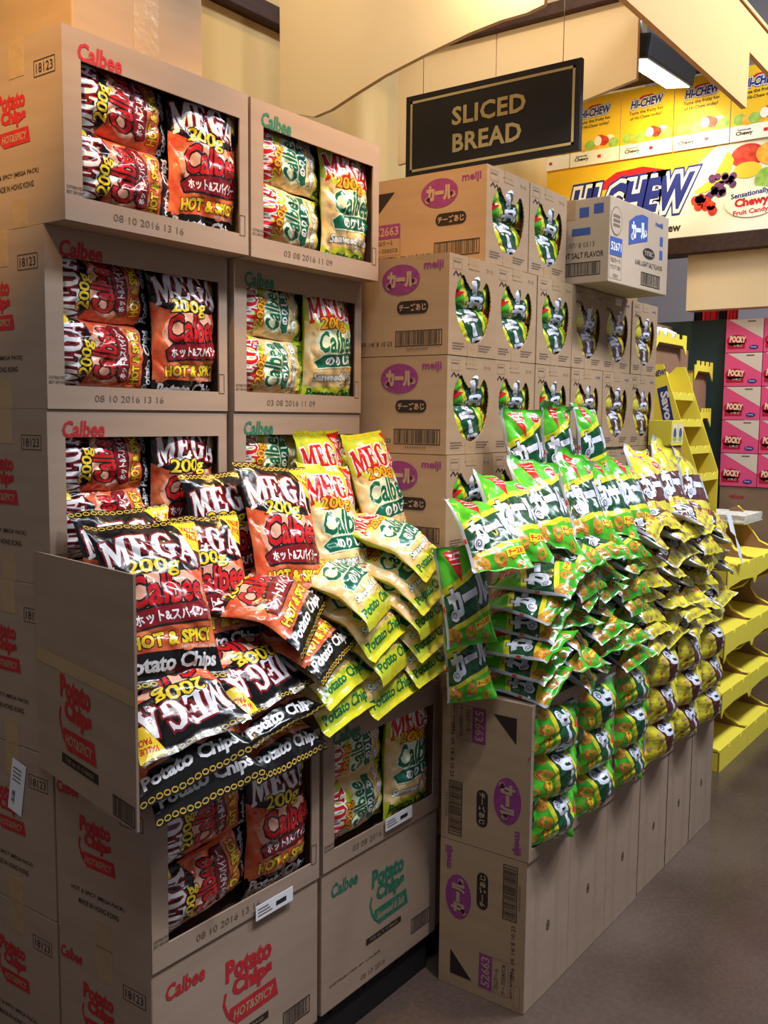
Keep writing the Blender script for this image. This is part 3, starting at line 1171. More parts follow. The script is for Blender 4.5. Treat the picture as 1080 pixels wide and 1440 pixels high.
A = Art()
A.rect(0, 0, .29, .36, 'hi_yellow', 0)
A.rect(0, 0, .29, .075, 'hi_white', 1)
A.poly([(.08, .298), (.12, .316), (.17, .318), (.21, .30)], 'hi_red', 1)
A.text('HI-CHEW', 'hi_navy', .145, .280, .175, .046, 4, .05, .2, .05, (('hi_white', .08, 3), ('hi_navy', .12, 2)))
A.text('Taste the fruity fun', 'hi_text', .140, .232, .185, .022, 2, .02, 0, .04)
A.text('of Hi-Chew today!', 'hi_text', .140, .205, .175, .022, 2, .02, 0, .04)
for k in range(8):
    A.ell(.05 + k * .03 + fr.uniform(-.01, .01), .115 + fr.uniform(-.025, .025), .030, .026, ('fruit_green', 'fruit_orange', 'fruit_green', 'fruit_orange', 'fruit_red', 'fruit_red', 'hi_white', 'fruit_green')[k], 2 + k % 3)
A.ell(.165, .120, .022, .026, 'hi_white', 5)
A.text('Sensationally', 'hi_navy', .07, .052, .07, .012, 3, .02)
A.text('Chewy', 'hi_text', .07, .034, .085, .024, 3, .04)
A.rect(.165, .030, .185, .046, 'hi_red', 3)
M = Mesh()
M.box((0, -.29, 0), (.008, 0, .36), 'hi_yellow')
M.art(A, frame((0, 0, 0), *NEGX), .001, .0005)
me = M.build('header_card')
for k, lab in enumerate(('half hidden behind the black hanging sign', 'just right of the black hanging sign', 'below the floodlight', 'beside the tip of the orange valance', 'right of the orange valance, cut by the photo edge')):
    o = link('header_card', me, None, Matrix.Translation((HX - .012, 2.770 - .295 * k, 2.90)))
    tag(o, 'yellow candy header card, ' + lab, 'card', 'candy header cards above the banner')
M = Mesh()
M.box((HX - .02, 1.0, 2.365), (HX + .12, w0 + .3, 2.45), 'beam_brown', .004)
structure('trim_4', M)
M = Mesh()
M.box((HX + .04, 1.0, 2.075), (HX + .14, 1.80, 2.365), 'cream_panel')
structure('trim_5', M)

# floodlight over the banner
t = thing('floodlight', 'lit dark floodlight tilted down over the candy cards', 'lamp', Matrix.Translation((4.64, 1.81, 3.165)) @ Matrix.Rotation(radians(-4), 4, 'Z'))
rot = Matrix.Rotation(radians(10), 4, 'X')
M = Mesh()
M.box((-.26, -.075, -.01), (.26, .075, .10), 'pallet_black', .014, rot)
link('housing', M.build('housing'), t)
M = Mesh()
M.box((-.24, -.062, -.016), (.24, .062, -.0102), 'lamp_lens', .003, rot)
tag(link('lens', M.build('lens'), t), 'glowing lamp glass')
M = Mesh()
M.tube([(-.16, 0, .09), (-.18, .02, .2), (-.16, .02, .5)], .014, 'metal_grey')
link('arm', M.build('arm'), t)
spot('floodlight_beam', (4.72, 1.83, 3.12), (5.1, 1.98, 2.75), 22, (1.0, .80, .42), 130, .8, .08)

# ------------------------------------------------------------------ chip cartons
ORD = ['bottom', 'second from bottom', 'third from bottom', 'fourth from bottom', 'fifth from bottom', 'sixth from bottom', 'seventh from bottom', 'eighth from bottom', 'top']
CG = 'chip cartons in the stacks'


def window_bags(kind, o, where, y=.026, dy=0.0):
    g = 'chip bags in the carton windows'
    w = BAGWORD[kind]
    r = random.Random(hash(where) % 1000 if False else len(where))
    j = lambda s: RNG.uniform(-s, s)
    o = Vector(o)
    bag(kind, o + Vector((.152 + j(.004), y + .018, .247 + j(.003))), (-1, -.10, j(.05)), (-.10, -1, .06 + j(.04)), w + ' lying sideways, upper of pair in ' + where, g, (.70, .98, .9), RNG.choice((12, 13)))
    bag(kind, o + Vector((.150 + j(.004), y + .012, .112 + j(.003))), (-1, -.10, j(.05)), (-.10, -1, j(.04)), w + ' lying sideways, lower of pair in ' + where, g, (.70, .98, .95), RNG.choice((12, 13)))
    bag(kind, o + Vector((.376 + j(.002), y + .006, .172 + j(.003))), (j(.02), .0, 1), (j(.05), -1, j(.03)), w + ' standing upright in ' + where, g, (.93, .98, 1.05), RNG.choice((0, 1, 2, 3)))


YB, YA, YE = 1.645, 1.575, 1.360
ZL = [.10, .452, .804, 1.156, 1.508, 1.860, 2.212]
XL, XR = 1.120, 1.616
ROWS = [(5, XL, YA, 'hot', 'top carton of left stack', 'red-printed'), (5, XR, YA + .004, 'seaweed', 'top carton of right stack', 'green-printed'),
        (4, XL, YB, 'hot', 'second carton down in left stack', 'red-printed'), (4, XR, YB - .01, 'seaweed', 'second carton down in right stack', 'green-printed'),
        (3, XL, YB + .004, 'hot', 'third carton down in left stack', 'red-printed'), (3, XR, YB - .006, 'seaweed', 'third carton down in right stack', 'green-printed')]
for k, x, y, kind, where, word in ROWS:
    carton(kind, word + ' windowed chip carton, ' + where, CG, Matrix.Translation((x, y, ZL[k])), 'display_carton', side=(x == XL))
    window_bags(kind, (x, y, ZL[k]), where)
carton('hot', 'red-printed windowed chip carton under the black chip bag pile', CG, Matrix.Translation((XL, YE, ZL[1] - .002)), 'display_carton')
window_bags('hot', (XL, YE, ZL[1] - .002), 'carton under the black pile')
carton('seaweed', 'green-printed windowed chip carton under the yellow-green chip bag pile', CG, Matrix.Translation((XR + .003, YE + .002, ZL[1] - .002)), 'display_carton', side=False)
window_bags('seaweed', (XR + .003, YE + .002, ZL[1] - .002), 'carton under the yellow-green pile')
carton('hot_closed', 'closed red-printed chip carton at the bottom front left', CG, Matrix.Translation((XL, YE, ZL[0])), 'shipping_carton')
carton('seaweed_closed', 'closed green-printed chip carton on the black pallet, bottom of the front row', CG, Matrix.Translation((XR + .003, YE + .002, ZL[0])), 'shipping_carton', side=False)
for k, lab in ((2, 'closed chip carton at the left edge beside the upright cardboard flap'), (1, 'closed chip carton at the left edge with a white shipping label stuck on it'), (0, 'closed chip carton in the bottom left corner behind the front row')):
    carton('hot_closed', lab, CG, Matrix.Translation((XL, YB + .012, ZL[k])), 'shipping_carton')
for k in (0, 1, 2):
    carton('seaweed_closed', 'closed chip carton hidden behind the yellow-green bag pile', 'hidden chip cartons', Matrix.Translation((XR, YB + .012, ZL[k])), 'shipping_carton', side=False)
# carton on the very top, set back
t = thing('shipping_carton', 'plain taped carton on top of the left stack, cut by the upper photo edge', 'carton', Matrix.Translation((1.245, 1.71, 2.213)))
M = Mesh()
M.box((0, 0, 0), (.352, .30, .32), 'kraft_karl', .004)
link('box', M.build('box'), t)
M = Mesh()
M.box((.155, -.0006, 0), (.225, .0004, .321), 'packing_tape')
link('packing_tape', M.build('packing_tape'), t)

# black pallet under the chip cartons
M = Mesh()
for y in (1.375, 1.52, 1.80):
    M.box((1.14, y, .0), (2.08, y + .09, .078), 'pallet_black', .004)
for x in [1.13 + .135 * i for i in range(7)]:
    M.box((x, 1.372, .078), (x + .12, 1.935, .0985), 'pallet_black', .003)
tag(link('pallet', M.build('pallet')), 'low black pallet under the chip cartons', 'pallet')

# white shipping label on the carton at the left edge
M = Mesh()
c = atx(24, 1107, XL - .002)
M.box((-.0245, -.058, 0), (.0245, .058, .0008), 'label_white')
A = Art()
A.bars(-.018, -.045, .0, -.005, 'print_black', 1, 3, False, False)
for k in range(4):
    A.rect(-.018, .012 + k * .009, .012, .015 + k * .009, 'print_grey', 1)
M.art(A, Matrix.Translation((0, 0, .0008)), .0003)
tag(link('shipping_label', M.build('shipping_label'), None, frame(c, (.0, -.97, -.2), (0, -.16, 1))), 'small white barcode label stuck crooked on the left carton', 'label')
# price labels on the window cartons
A = Art()
for k in range(3):
    A.rect(-.052, -.008 + k * .007, -.008 - .006 * k, -.0055 + k * .007, 'print_grey', 1)
A.rect(.004, -.006, .036, .004, 'print_black', 1)
M = Mesh()
M.box((-.058, -.016, 0), (.058, .016, .0012), 'label_white')
M.art(A, Matrix.Translation((0, 0, .0012)), .0003)
me = M.build('price_label')
for px, py, lab in ((385, 1270, 'white price label below the window of the red-printed carton'), (560, 1150, 'white price label below the window of the green-printed carton')):
    o = link('price_label', me, None, frame(aty(px, py, YE - .006) - Vector((0, .002, 0)), *NEGY))
    tag(o, lab, 'label', 'price labels under the carton windows')

# upright cardboard flap beside the pile
M = Mesh()
fl = frame((1.115, 1.690, .778), (-.2119, -.9762, 0), (0, 0, 1))
M.prism([(-.005, 0), (.424, .006), (.424, .454), (-.005, .446)], fl, .005, 'kraft')
A = Art()
A.rect(-.004, .226, .4235, .254, 'packing_tape', 1)
chips_logo(A, .182, .155, .140, True)
A.rect(.114, .045, .275, .064, 'print_black', 1)
A.text('7.05 oz. X 12 BAGS', 'print_kraft', .194, .0545, .125, .008, 2, 0)
A.bars(.334, .010, .418, .048, 'print_black', 1, 6)
M.art(A, fl, .0006, .0003)
tag(link('carton_flap', M.build('carton_flap')), 'upright cut carton side holding the left end of the bag pile', 'flap')

# ------------------------------------------------------------------ pile of chip bags
PG = 'chip bags piled on the front cartons'


def chipflat(kind, px, py, Y, yaw, roll, label, flip=False, sc=(1, 1, 1), lift=6):
    """a bag lying in the pile with one end hanging out: the middle of that end shows at pixel (px, py), depth Y"""
    yw, tl, rl = radians(yaw), radians(lift), radians(roll)
    up = Vector((-sin(yw), cos(yw), math.tan(tl))).normalized()
    rt = Vector((cos(yw), sin(yw), math.tan(rl)))
    n = rt.cross(up).normalized()
    c = aty(px, py, Y) + up * .120 * sc[1] + n * (.036 * sc[2] + .002)
    return bag(kind, c, -up if flip else up, n, BAGWORD[kind] + label, PG, sc, 7 if flip else RNG.choice((4, 5, 6, 8, 9)))


def chipup(kind, top, bot, n, label, sx=.92, sz=1.0, var=None):
    return bag2(kind, top, bot, n, BAGWORD[kind] + label, PG, sx, sz, var)


chipup('hot', (168, 712, 1.590), (206, 925, 1.500), (-.15, -1, .2), ' half hidden, standing at the back left of the pile', 1.0)
chipup('hot', (200, 730, 1.490), (246, 965, 1.350), (-.25, -1, .25), ' leaning upright nearest the cardboard flap', 1.04)
chipup('hot', (274, 724, 1.550), (318, 930, 1.430), (-.2, -1, .25), ' leaning upright, half behind the one by the flap', .95)
chipup('hot', (306, 662, 1.610), (336, 870, 1.540), (-.2, -1, .2), ' standing half hidden left of the tall middle bag', .92)
chipup('hot', (381, 650, 1.545), (418, 872, 1.410), (-.1, -1, .22), ' leaning tallest in the middle of the pile', .98)
chipup('seaweed', (445, 604, 1.625), (462, 790, 1.590), (0, -1, .15), ' standing half hidden at the back of the pile', .85)
chipup('seaweed', (452, 652, 1.555), (494, 842, 1.430), (-.05, -1, .2), ' leaning right beside the tall black bag', .90)
chipup('seaweed', (510, 608, 1.600), (562, 788, 1.490), (-.1, -1, .2), ' leaning highest at the back right of the pile', .86)
# bags lying with one end out
for px, py, Y, yaw, roll, lab in (
        (601, 787, 1.335, 22, 8, ' lying topmost of the right column of the pile'),
        (602, 832, 1.325, 18, 8, ' lying second from the top in the right column of the pile'),
        (604, 866, 1.315, 14, 6, ' lying third from the top in the right column of the pile'),
        (606, 898, 1.315, 12, 6, ' lying fourth from the top in the right column of the pile'),
        (606, 935, 1.310, 8, 3, ' lying at the bottom of the right column of the pile'),
        (527, 850, 1.335, 22, 8, ' lying topmost of the column right of the black bags'),
        (540, 890, 1.325, 18, 8, ' lying second from the top right of the black bags'),
        (552, 926, 1.315, 16, 6, ' lying third from the top right of the black bags'),
        (552, 972, 1.305, 10, 4, ' lying at the bottom right of the black bags'),
        (480, 957, 1.320, 16, 6, ' lying second from the bottom between black and yellow-green bags'),
        (488, 992, 1.305, 10, 4, ' lying bottom-most between black and yellow-green bags')):
    chipflat('seaweed', px, py, Y, yaw, roll, lab, sc=(1.0, .82, .88), lift=15)
for px, py, Y, yaw, roll, lab in (
        (430, 868, 1.345, 30, 16, ' lying topmost below the tall middle bag'),
        (462, 918, 1.325, 22, 10, ' lying second below the tall middle bag'),
        (392, 1014, 1.305, 4, 6, ' lying second from the bottom in the black middle column'),
        (405, 1052, 1.300, 6, 0, ' lying bottom-most in the black middle column'),
        (270, 1070, 1.285, -13, 14, ' lying second from the bottom by the flap'),
        (292, 1098, 1.280, -12, 10, ' lying bottom-most by the flap')):
    chipflat('hot', px, py, Y, yaw, roll, lab, sc=(1.06 if px < 300 else 1.10, .80 if px < 300 else .85, .85))
chipflat('hot', 266, 1020, 1.290, -13, 14, ' lying upside down nearest the flap, lettering inverted', True, (1.03, .82, .95))
chipflat('hot', 378, 966, 1.320, 2, 10, ' lying upside down in the middle of the pile, lettering inverted', True, (1.04, .9, .95))

# ------------------------------------------------------------------ puff cartons, rear wall of windows
YK, XK = 1.370, 2.128
PITCH_K = .2465
ZK = [.352 - .262, .352, .614, .876, 1.138, 1.400, 1.662, 1.924]
PCG = 'puff cartons in the rear wall'
NTH = ['first', 'second', 'third', 'fourth', 'fifth', 'sixth']
RW = {6: 'upper rear row', 5: 'middle rear row', 4: 'lower rear row'}


def puff_window_bags(kind, o, where, which=(0, 1)):
    o = Vector(o)
    j = lambda s: RNG.uniform(-s, s)
    for k in which:
        bag(kind, o + Vector((.128 + j(.006), .026, (.070, .178)[k] + j(.004))), (-1, 0, j(.10)), (j(.10), -1, j(.08)),
            BAGWORD[kind] + ' lying sideways, ' + ('lower' if k == 0 else 'upper') + ' of two in ' + where, 'puff bags in the carton openings', (.80, 1.18, .95), 12 + k)


for k in (6, 5, 4):
    for i in range(6):
        br = i >= 3
        o = (XK + PITCH_K * i + RNG.uniform(-.001, .001) - (.008 if br else 0), YK + RNG.uniform(-.004, .004), ZK[k])
        where = '%s carton of %s' % (NTH[i], RW[k])
        puff_carton('puff carton with torn opening, ' + NTH[i] + ' from left in the ' + RW[k], PCG, Matrix.Translation(o), br, True, i == 0)
        puff_window_bags('brown' if br else 'green', o, where, (0, 1) if k > 4 or i == 0 else (1,))
for k in (1, 2, 3):
    for i in range(6):
        puff_carton('closed puff carton hidden behind the puff bag pile', 'hidden puff cartons', Matrix.Translation((XK + PITCH_K * i, YK + .01, ZK[k])), False, False, False, None, 'shipping_carton')
M = Mesh()
for y in (1.39, 1.56, 1.70):
    M.box((2.13, y, 0), (3.58, y + .08, .070), 'pallet_black', .003)
for x in [2.135 + .18 * i for i in range(8)]:
    M.box((x, 1.385, .070), (x + .15, 1.785, .0895), 'pallet_black', .003)
M.box((2.13, 1.385, .0895), (3.58, 1.785, .3515), 'kraft_dark')
tag(link('pallet', M.build('pallet')), 'boxed black pallet hidden under the rear puff cartons', 'pallet')
for i, lab in enumerate(('orange-lit puff carton at the left of the top pair below the hanging sign', 'right-hand puff carton of the top pair below the hanging sign')):
    o = (2.318 + .2485 * i, YK + .006, ZK[7])
    puff_carton(lab, PCG, Matrix.Translation(o), False, True, i == 0)
    puff_window_bags('green', o, ('left' if i == 0 else 'right') + ' carton of top pair')

# grey-white carton jutting out at the end of the top row
t = thing('shipping_carton', 'pale carton with blue printing jutting out beside the top pair', 'carton', Matrix.Translation((2.862, 1.252, 1.925)) @ Matrix.Rotation(radians(-3), 4, 'Z'))
M = Mesh()
M.box((0, 0, 0), (.445, .30, .262), 'kraft_grey', .003)
A = Art()
A.ell(.045, .190, .040, .044, 'print_grey', 1)
A.ell(.045, .190, .037, .041, 'kraft_grey', 2)
for k in range(3):
    A.rect(.022, .172 + .014 * k, .068, .181 + .014 * k, 'print_grey', 3)
A.rect(.006, .085, .090, .140, 'print_navy', 1)
A.text('52671', 'label_white', .048, .112, .072, .026, 2, .02)
A.outline(.006, .012, .090, .085, .001, 'print_grey', 1)
A.text('75Gカール', 'print_black', .048, .070, .070, .014, 1, 0)
A.text('ウスアジEX', 'print_black', .048, .048, .070, .014, 1, 0)
A.text('101', 'print_black', .048, .022, .03, .012, 1, 0)
A.poly([(.135, .130), (.20, .145), (.275, .160), (.275, .238), (.23, .240), (.18, .228), (.135, .205)], 'print_navy', 1)
karl_logo(A, .205, .185, .115, 'label_white', None, 2, .12, 0, .055)
A.text('meiji', 'print_navy', .365, .225, .060, .020, 1, .03)
A.rect(.375, .160, .398, .190, 'print_navy', 1)
A.rect(.375, .115, .398, .145, 'print_navy', 1)
A.ell(.290, .122, .046, .018, 'print_black', 1)
A.text('うすあじ', 'kraft_grey', .290, .122, .068, .018, 2, .03)
A.text('KARL LIGHT SALT FLAVOR', 'print_black', .295, .085, .210, .016, 1, 0)
A.bars(.235, .015, .385, .058, 'print_black', 1, 8)
M.art(A, frame((0, 0, 0), *NEGY))
A = Art()
A.text('LIGHT SALT FLAVOR', 'print_black', .200, .088, .165, .018, 1, .01)
A.text('2016. 07/ 8 0513', 'print_grey', .18, .120, .14, .015, 1, 0)
A.bars(.130, .024, .272, .066, 'print_black', 1, 12)
A.rect(.195, .205, .228, .235, 'print_navy', 1)
A.rect(.245, .212, .278, .242, 'print_navy', 1)
A.rect(.170, .150, .235, .172, 'print_navy', 1)
A.text('KARL', 'print_grey', .08, .225, .05, .012, 1, 0)
M.art(A, frame((0, .30, 0), *NEGX))
link('box', M.build('box'), t)
M = Mesh()
M.box((-.0006, .12, .2), (.446, .17, .2628), 'packing_tape')
link('packing_tape', M.build('packing_tape'), t)

# ------------------------------------------------------------------ puff cartons on the floor
YL, XF = 1.060, 2.050
LW, LD, LH = .2465, .255, .400
FG = 'puff cartons of the aisle front'


def rot_art(a, cw, w, h):
    """art of size w x h turned a quarter"""
    r = Art()
    if cw:
        return r.put(a, lambda x, y: (y, w - x))
    return r.put(a, lambda x, y: (h - y, x))


_FC = {}


def floor_carton(level, i, x, label):
    t = thing('display_carton' if level else 'shipping_carton', label, 'carton', Matrix.Translation((x, YL + (0 if i < 3 else .006), level * LH)), FG)
    key = (level, i == 0)
    if key not in _FC:
        B = Mesh()
        mat = 'kraft_karl' if i == 0 else 'kraft'
        if level:
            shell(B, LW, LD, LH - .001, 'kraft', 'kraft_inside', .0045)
        else:
            B.box((0, 0, 0), (LW, LD, LH - .0005), 'kraft', .0025)
        if i == 0:
            a = Art()
            a.rect(0, .001, .254, LH - .001, 'kraft_karl', 0)
            s = rot_art(puff_side_art(), level == 1, KD, KH)
            a.put(s, lambda px, py: (px * .975, py * .965), 1)
            B.art(a, frame((0, LD, 0), *NEGX))
        F = None
        if level:
            F = Mesh()
            F.prism([(0, 0), (LW, 0), (LW, LH - .001), (0, LH - .001)], frame((0, -.004, 0), *NEGY), .004, 'kraft', [[(.014, .030), (LW - .014, .030), (LW - .014, LH - .03), (.014, LH - .03)]])
            F = F.build('window_panel')
        else:
            a = Art()
            for bx, bw in ((.050, .024), (.165, .020)):
                a.rect(bx, .002, bx + bw, LH - .004, 'kraft_band', 1)
            a.ell(.124, .185, .010, .014, 'print_black', 2)
            a.ring(.124, .185, .006, .002, 'print_kraft', 3, 8, .009)
            B.art(a, frame((0, 0, 0), *NEGY), .0001, .0001)
        _FC[key] = (B.build('box'), F)
    b, f = _FC[key]
    link('box', b, t)
    if f:
        tag(link('window_panel', f, t), 'cardboard rim of the open front')


LX = [XF + LW * i for i in range(3)] + [2.812 + .235 * i for i in range(3)]
for i in range(6):
    side = 'green' if i < 3 else 'brown-banded'
    floor_carton(0, i, LX[i], ('closed carton on the floor with purple printing on its side, at the pile corner', 'closed carton on the floor, second along the aisle from the printed corner', 'closed carton on the floor, third along the aisle from the printed corner', 'closed carton on the floor, third before the yellow floor displays', 'closed carton on the floor, second before the yellow floor displays', 'closed carton on the floor next to the yellow floor displays')[i])
    floor_carton(1, i, LX[i], 'open carton of %s puff bags in the aisle front, %s from the printed corner' % (side, NTH[i]))
    kind = 'green' if i < 3 else 'brown'
    for k in range(3):
        j = lambda s: RNG.uniform(-s, s)
        bag(kind, (LX[i] + .122 + j(.006), YL + .004 + (.006 if i > 2 else 0), LH + .084 + .115 * k + j(.004)), (1, j(.05), -.10 + j(.12)), (j(.1), -1, j(.08)),
            BAGWORD[kind] + ' bulging sideways, %s of three in %s open carton from printed corner' % (('lowest', 'middle', 'highest')[k], NTH[i]), 'puff bags bulging from the open cartons', (.86, 1.02, 1), 10 + (i + k) % 2)

# ------------------------------------------------------------------ pile of puff bags
HG = 'puff bags piled on the aisle front'
LAY = ['lowest', 'second-lowest', 'third-lowest', 'fourth-lowest', 'fifth-lowest', 'sixth-lowest', 'seventh-lowest', 'eighth-lowest']


def puff(kind, c, up, n, label, sc=(1, 1, 1), var=None):
    if sc[0] > .97:
        var = RNG.choice((4, 5, 6, 8, 9))
    return bag(kind, c, up, n, BAGWORD[kind] + label, HG, sc, var)


for k in range(6):      # the corner column, seen from its side
    z = .838 + .052 * k
    j = lambda s: RNG.uniform(-s, s)
    puff('green', (2.128 + (.012, .006, -.012, .022, .006, .05)[k], 1.125 + (.0, .012, -.006, .012, -.004, -.012)[k], z), (j(.10), 1, j(.04) + .03), (-.46 + j(.05), -.12, 1),
         ' lying flat, %s in the corner column with silver edges showing' % LAY[k], (.96, 1, .86))
for col in range(1, 4):
    for k in range(7):
        j = lambda s: RNG.uniform(-s, s)
        x = 2.128 + .168 * col + j(.018)
        puff('green', (x, 1.118 + j(.020), .838 + .053 * k + j(.004)), (j(.30), 1, .10 + j(.08)), (j(.16), -.1, 1),
             ' lying flat, %s in the green column %s along from the corner' % (LAY[k], NTH[col]), (.98, 1, .92))
for col in range(5):
    for k in range(8 if col < 4 else 7):
        j = lambda s: RNG.uniform(-s, s)
        x = 2.815 + .162 * col + j(.018)
        puff('brown', (x, 1.122 + j(.022), .838 + .052 * k + j(.004)), (j(.35), 1, .12 + j(.10)), (j(.18), -.1, 1),
             ' lying flat, %s in yellow column %s from green bags' % (LAY[k], NTH[col]), (.98, 1, .92))


def puffup(kind, top, bot, n, label, sx=.95, sz=1.0, var=None):
    return bag2(kind, top, bot, n, BAGWORD[kind] + label, HG, sx, sz, var)


# bags squeezed in at the left end, beside the chip bags
puffup('green', atx(646, 766, 1.97), atx(662, 908, 1.97), (-.62, -.76, .25), ' hanging upright at the left end beside the chip bags', .80)
puffup('green', atx(650, 868, 2.02), atx(664, 986, 1.99), (-.62, -.76, .2), ' hanging low at the left end above the printed carton', .72)
# leaning rows on top
UP = [('green', 664, 700, 712, 806, -.50, 'leftmost of the upright row, tilted left'), ('green', 702, 672, 740, 785, -.40, 'second from left of the upright row, mostly covered'),
      ('green', 746, 652, 786, 774, -.32, 'third from left of the upright row'), ('green', 802, 645, 842, 764, -.25, 'fourth from left of the upright row'),
      ('green', 838, 646, 874, 756, -.22, 'fifth from left of the upright row'), ('green', 868, 648, 902, 748, -.20, 'last of the green upright row'),
      ('brown', 900, 640, 932, 742, -.20, 'first of the yellow upright row'), ('brown', 930, 634, 958, 736, -.15, 'second of the yellow upright row'),
      ('brown', 962, 640, 986, 738, -.10, 'third of the yellow upright row')]
for kind, x0, y0, x1, y1, nx, lab in UP:
    puffup(kind, (x0, y0, 1.235), (x1, y1, 1.075), (nx, -.85, .5), ' leaning ' + lab, .98)
puffup('brown', (898, 634, 1.320), (915, 728, 1.270), (-.1, -.95, .2), ' standing behind the yellow upright row', .95)
puffup('green', (730, 577, 1.310), (748, 694, 1.245), (-.25, -.94, .22), ' standing highest, left of the three against the cartons', .92)
puffup('green', (777, 571, 1.310), (795, 682, 1.245), (-.2, -.95, .22), ' standing highest, middle of the three against the cartons', .92)
puffup('green', (822, 570, 1.310), (838, 674, 1.245), (-.15, -.96, .22), ' standing highest, right of the three against the cartons', .92)

# ------------------------------------------------------------------ yellow floor displays along the aisle
SG = 'yellow cardboard floor displays'


def floor_display(x0, w, label, left=False):
    t = thing('floor_display', label, 'display', Matrix.Translation((x0, 1.2, 0)), SG)
    levels = [0.0, .245, .485, .775]
    lips = [.095, .345, .600, .880]
    D = .24
    prof = [(0, 0)]
    for k in range(4):
        z, l = levels[k], lips[k]
        if k:
            prof += [(.12, z - .06), (.05, z - .03), (.0, z + .02)]
        prof += [(0.0, l), (.03, l + .004), (.09, l + .03), (.125, l + .075)]
    prof += [(.15, .985), (.17, 1.05), (.20, 1.075), (D, 1.06), (D, 0)]
    rim = [p for p in prof[:-2]]
    for s in ([0.004] if left else []) + [w - .004]:
        M = Mesh()
        M.prism([(-y, z) for y, z in prof], frame((s, 0, 0), (0, -1, 0), (0, 0, 1)), .004, 'display_brown')
        link('side_panel', M.build('side_panel'), t)
        M = Mesh()
        M.tube([(s + .002, y - .002, z) for y, z in rim], .0045, 'display_yellow', 6)
        tag(link('edge_trim', M.build('edge_trim'), t), 'yellow scalloped edge')
    M = Mesh()
    M.prism([(.004, 0), (w - .004, 0), (w - .004, 1.04), (.004, 1.04)], frame((0, D - .005, 0), *NEGY), .004, 'display_brown')
    tag(link('back_panel', M.build('back_panel'), t), 'plain brown cardboard back')
    for k, z in enumerate(levels):
        M = Mesh()
        l = lips[k]
        pts = [(0, 0), (w, 0), (w, l)] if k == 0 else [(.0, z - .01), (.03, z + .02), (w * .5, z + .03), (w - .03, z + .02), (w, z - .01), (w, l)]
        for q in (.72, .30):
            c = w * q
            pts += [(c + .022, l), (c + .006, l - .018), (c - .022, l)]
        pts += [(0, l)]
        M.prism(pts, frame((0, -.004, 0), *NEGY), -.004, 'display_yellow')
        M.prism([(0, 0), (w, 0), (w, D - .03), (0, D - .03)], frame((0, 0, l - .010), (1, 0, 0), (0, 1, .04)), .004, 'display_yellow')
        if not left:
            fl = [(0, levels[k] + (.0 if k == 0 else .01)), (0, l), (.05, l + .01), (.10, l + .045), (.14, l + .085), (.16, l + .08), (.16, l - .01)] + ([(.16, 0)] if k == 0 else [])
            M.prism([(-y, z_) for y, z_ in fl], frame((.0, 0, 0), *NEGX), .004, 'display_yellow')
        tag(link('tray', M.build('tray'), t), 'slanted yellow tray with a notched lip')
    return t


floor_display(4.045, .405, 'empty yellow stepped floor display next to the puff cartons')
floor_display(4.455, .40, 'empty yellow stepped floor display at the right photo edge', True)
# price cards and goods on the top tray
M = Mesh()
M.box((-.045, 0, -.05), (.045, .001, .05), 'label_white')
me = M.build('price_card')
for px, py, Y, rz, lab in ((1028, 736, 1.26, 20, 'white card lying higher on the yellow display tray'), (1040, 775, 1.19, 35, 'white card bent over the lip of the yellow display')):
    o = link('price_card', me, None, Matrix.Translation(aty(px, py, Y)) @ Matrix.Rotation(radians(rz), 4, 'Y') @ Matrix.Rotation(radians(-20), 4, 'X'))
    tag(o, lab, 'card', 'price cards on the yellow display')
M = Mesh()
for k in range(6):
    x = 4.62 + RNG.uniform(-.012, .012)
    M.box((x, 1.30, 1.005 + .007 * k), (x + .30, 1.52, 1.0115 + .007 * k), 'paper')
tag(link('paper_stack', M.build('paper_stack')), 'stack of pale folded papers on the display at the right edge', 'papers')
M = Mesh()
M.box((4.51, 1.67, 1.02), (5.14, 1.95, 1.23), 'kraft_karl', .003)
tag(link('plain_carton', M.build('plain_carton')), 'plain tan carton behind the yellow floor displays at the right edge', 'carton')
M = Mesh()
M.box((4.51, 1.67, 0), (5.14, 1.95, 1.0195), 'kraft_dark', .003)
tag(link('plain_carton', M.build('plain_carton')), 'brown carton base behind the yellow floor displays, mostly hidden', 'carton')

# ------------------------------------------------------------------ slanted yellow display behind the puff cartons
t = thing('slanted_display', 'tall slanted yellow snack display at the end of the puff cartons', 'display', Matrix.Translation((4.2, 1.39, 0)))
w = .29
D = .26
dsp = [(.0, 0), (0, 1.20), (.0, 1.262), (.172, 1.742), (.215, 1.742), (D, 1.70), (D, 0)]
for s in (0.0, w - .005):
    M = Mesh()
    M.prism([(-y, z) for y, z in dsp], frame((s, 0, 0), *NEGX), .005, 'display_yellow')
    if s == 0:
        A = Art()
        p = atx(938, 580, 4.2)
        fx = -(p.y - 1.39)
        A.poly([(fx - .050, p.z + .105), (fx - .005, p.z + .12), (fx + .045, p.z - .09), (fx + .0, p.z - .11)], 'hi_navy', 1)
        A.text('Savory', 'label_white', fx - .002, p.z, .19, .050, 2, .04, 0, -1.36)
        A.text('NEW!', 'hi_navy', fx - .04, p.z + .175, .055, .028, 2, .04, .2, .2)
        M.art(A, frame((0, 0, 0), *NEGX))
    link('side_panel', M.build('side_panel'), t)
M = Mesh()
M.prism([(0, 0), (w, 0), (w, 1.72), (0, 1.72)], frame((0, D - .006, 0), *NEGY), .004, 'display_yellow')
link('back_panel', M.build('back_panel'), t)
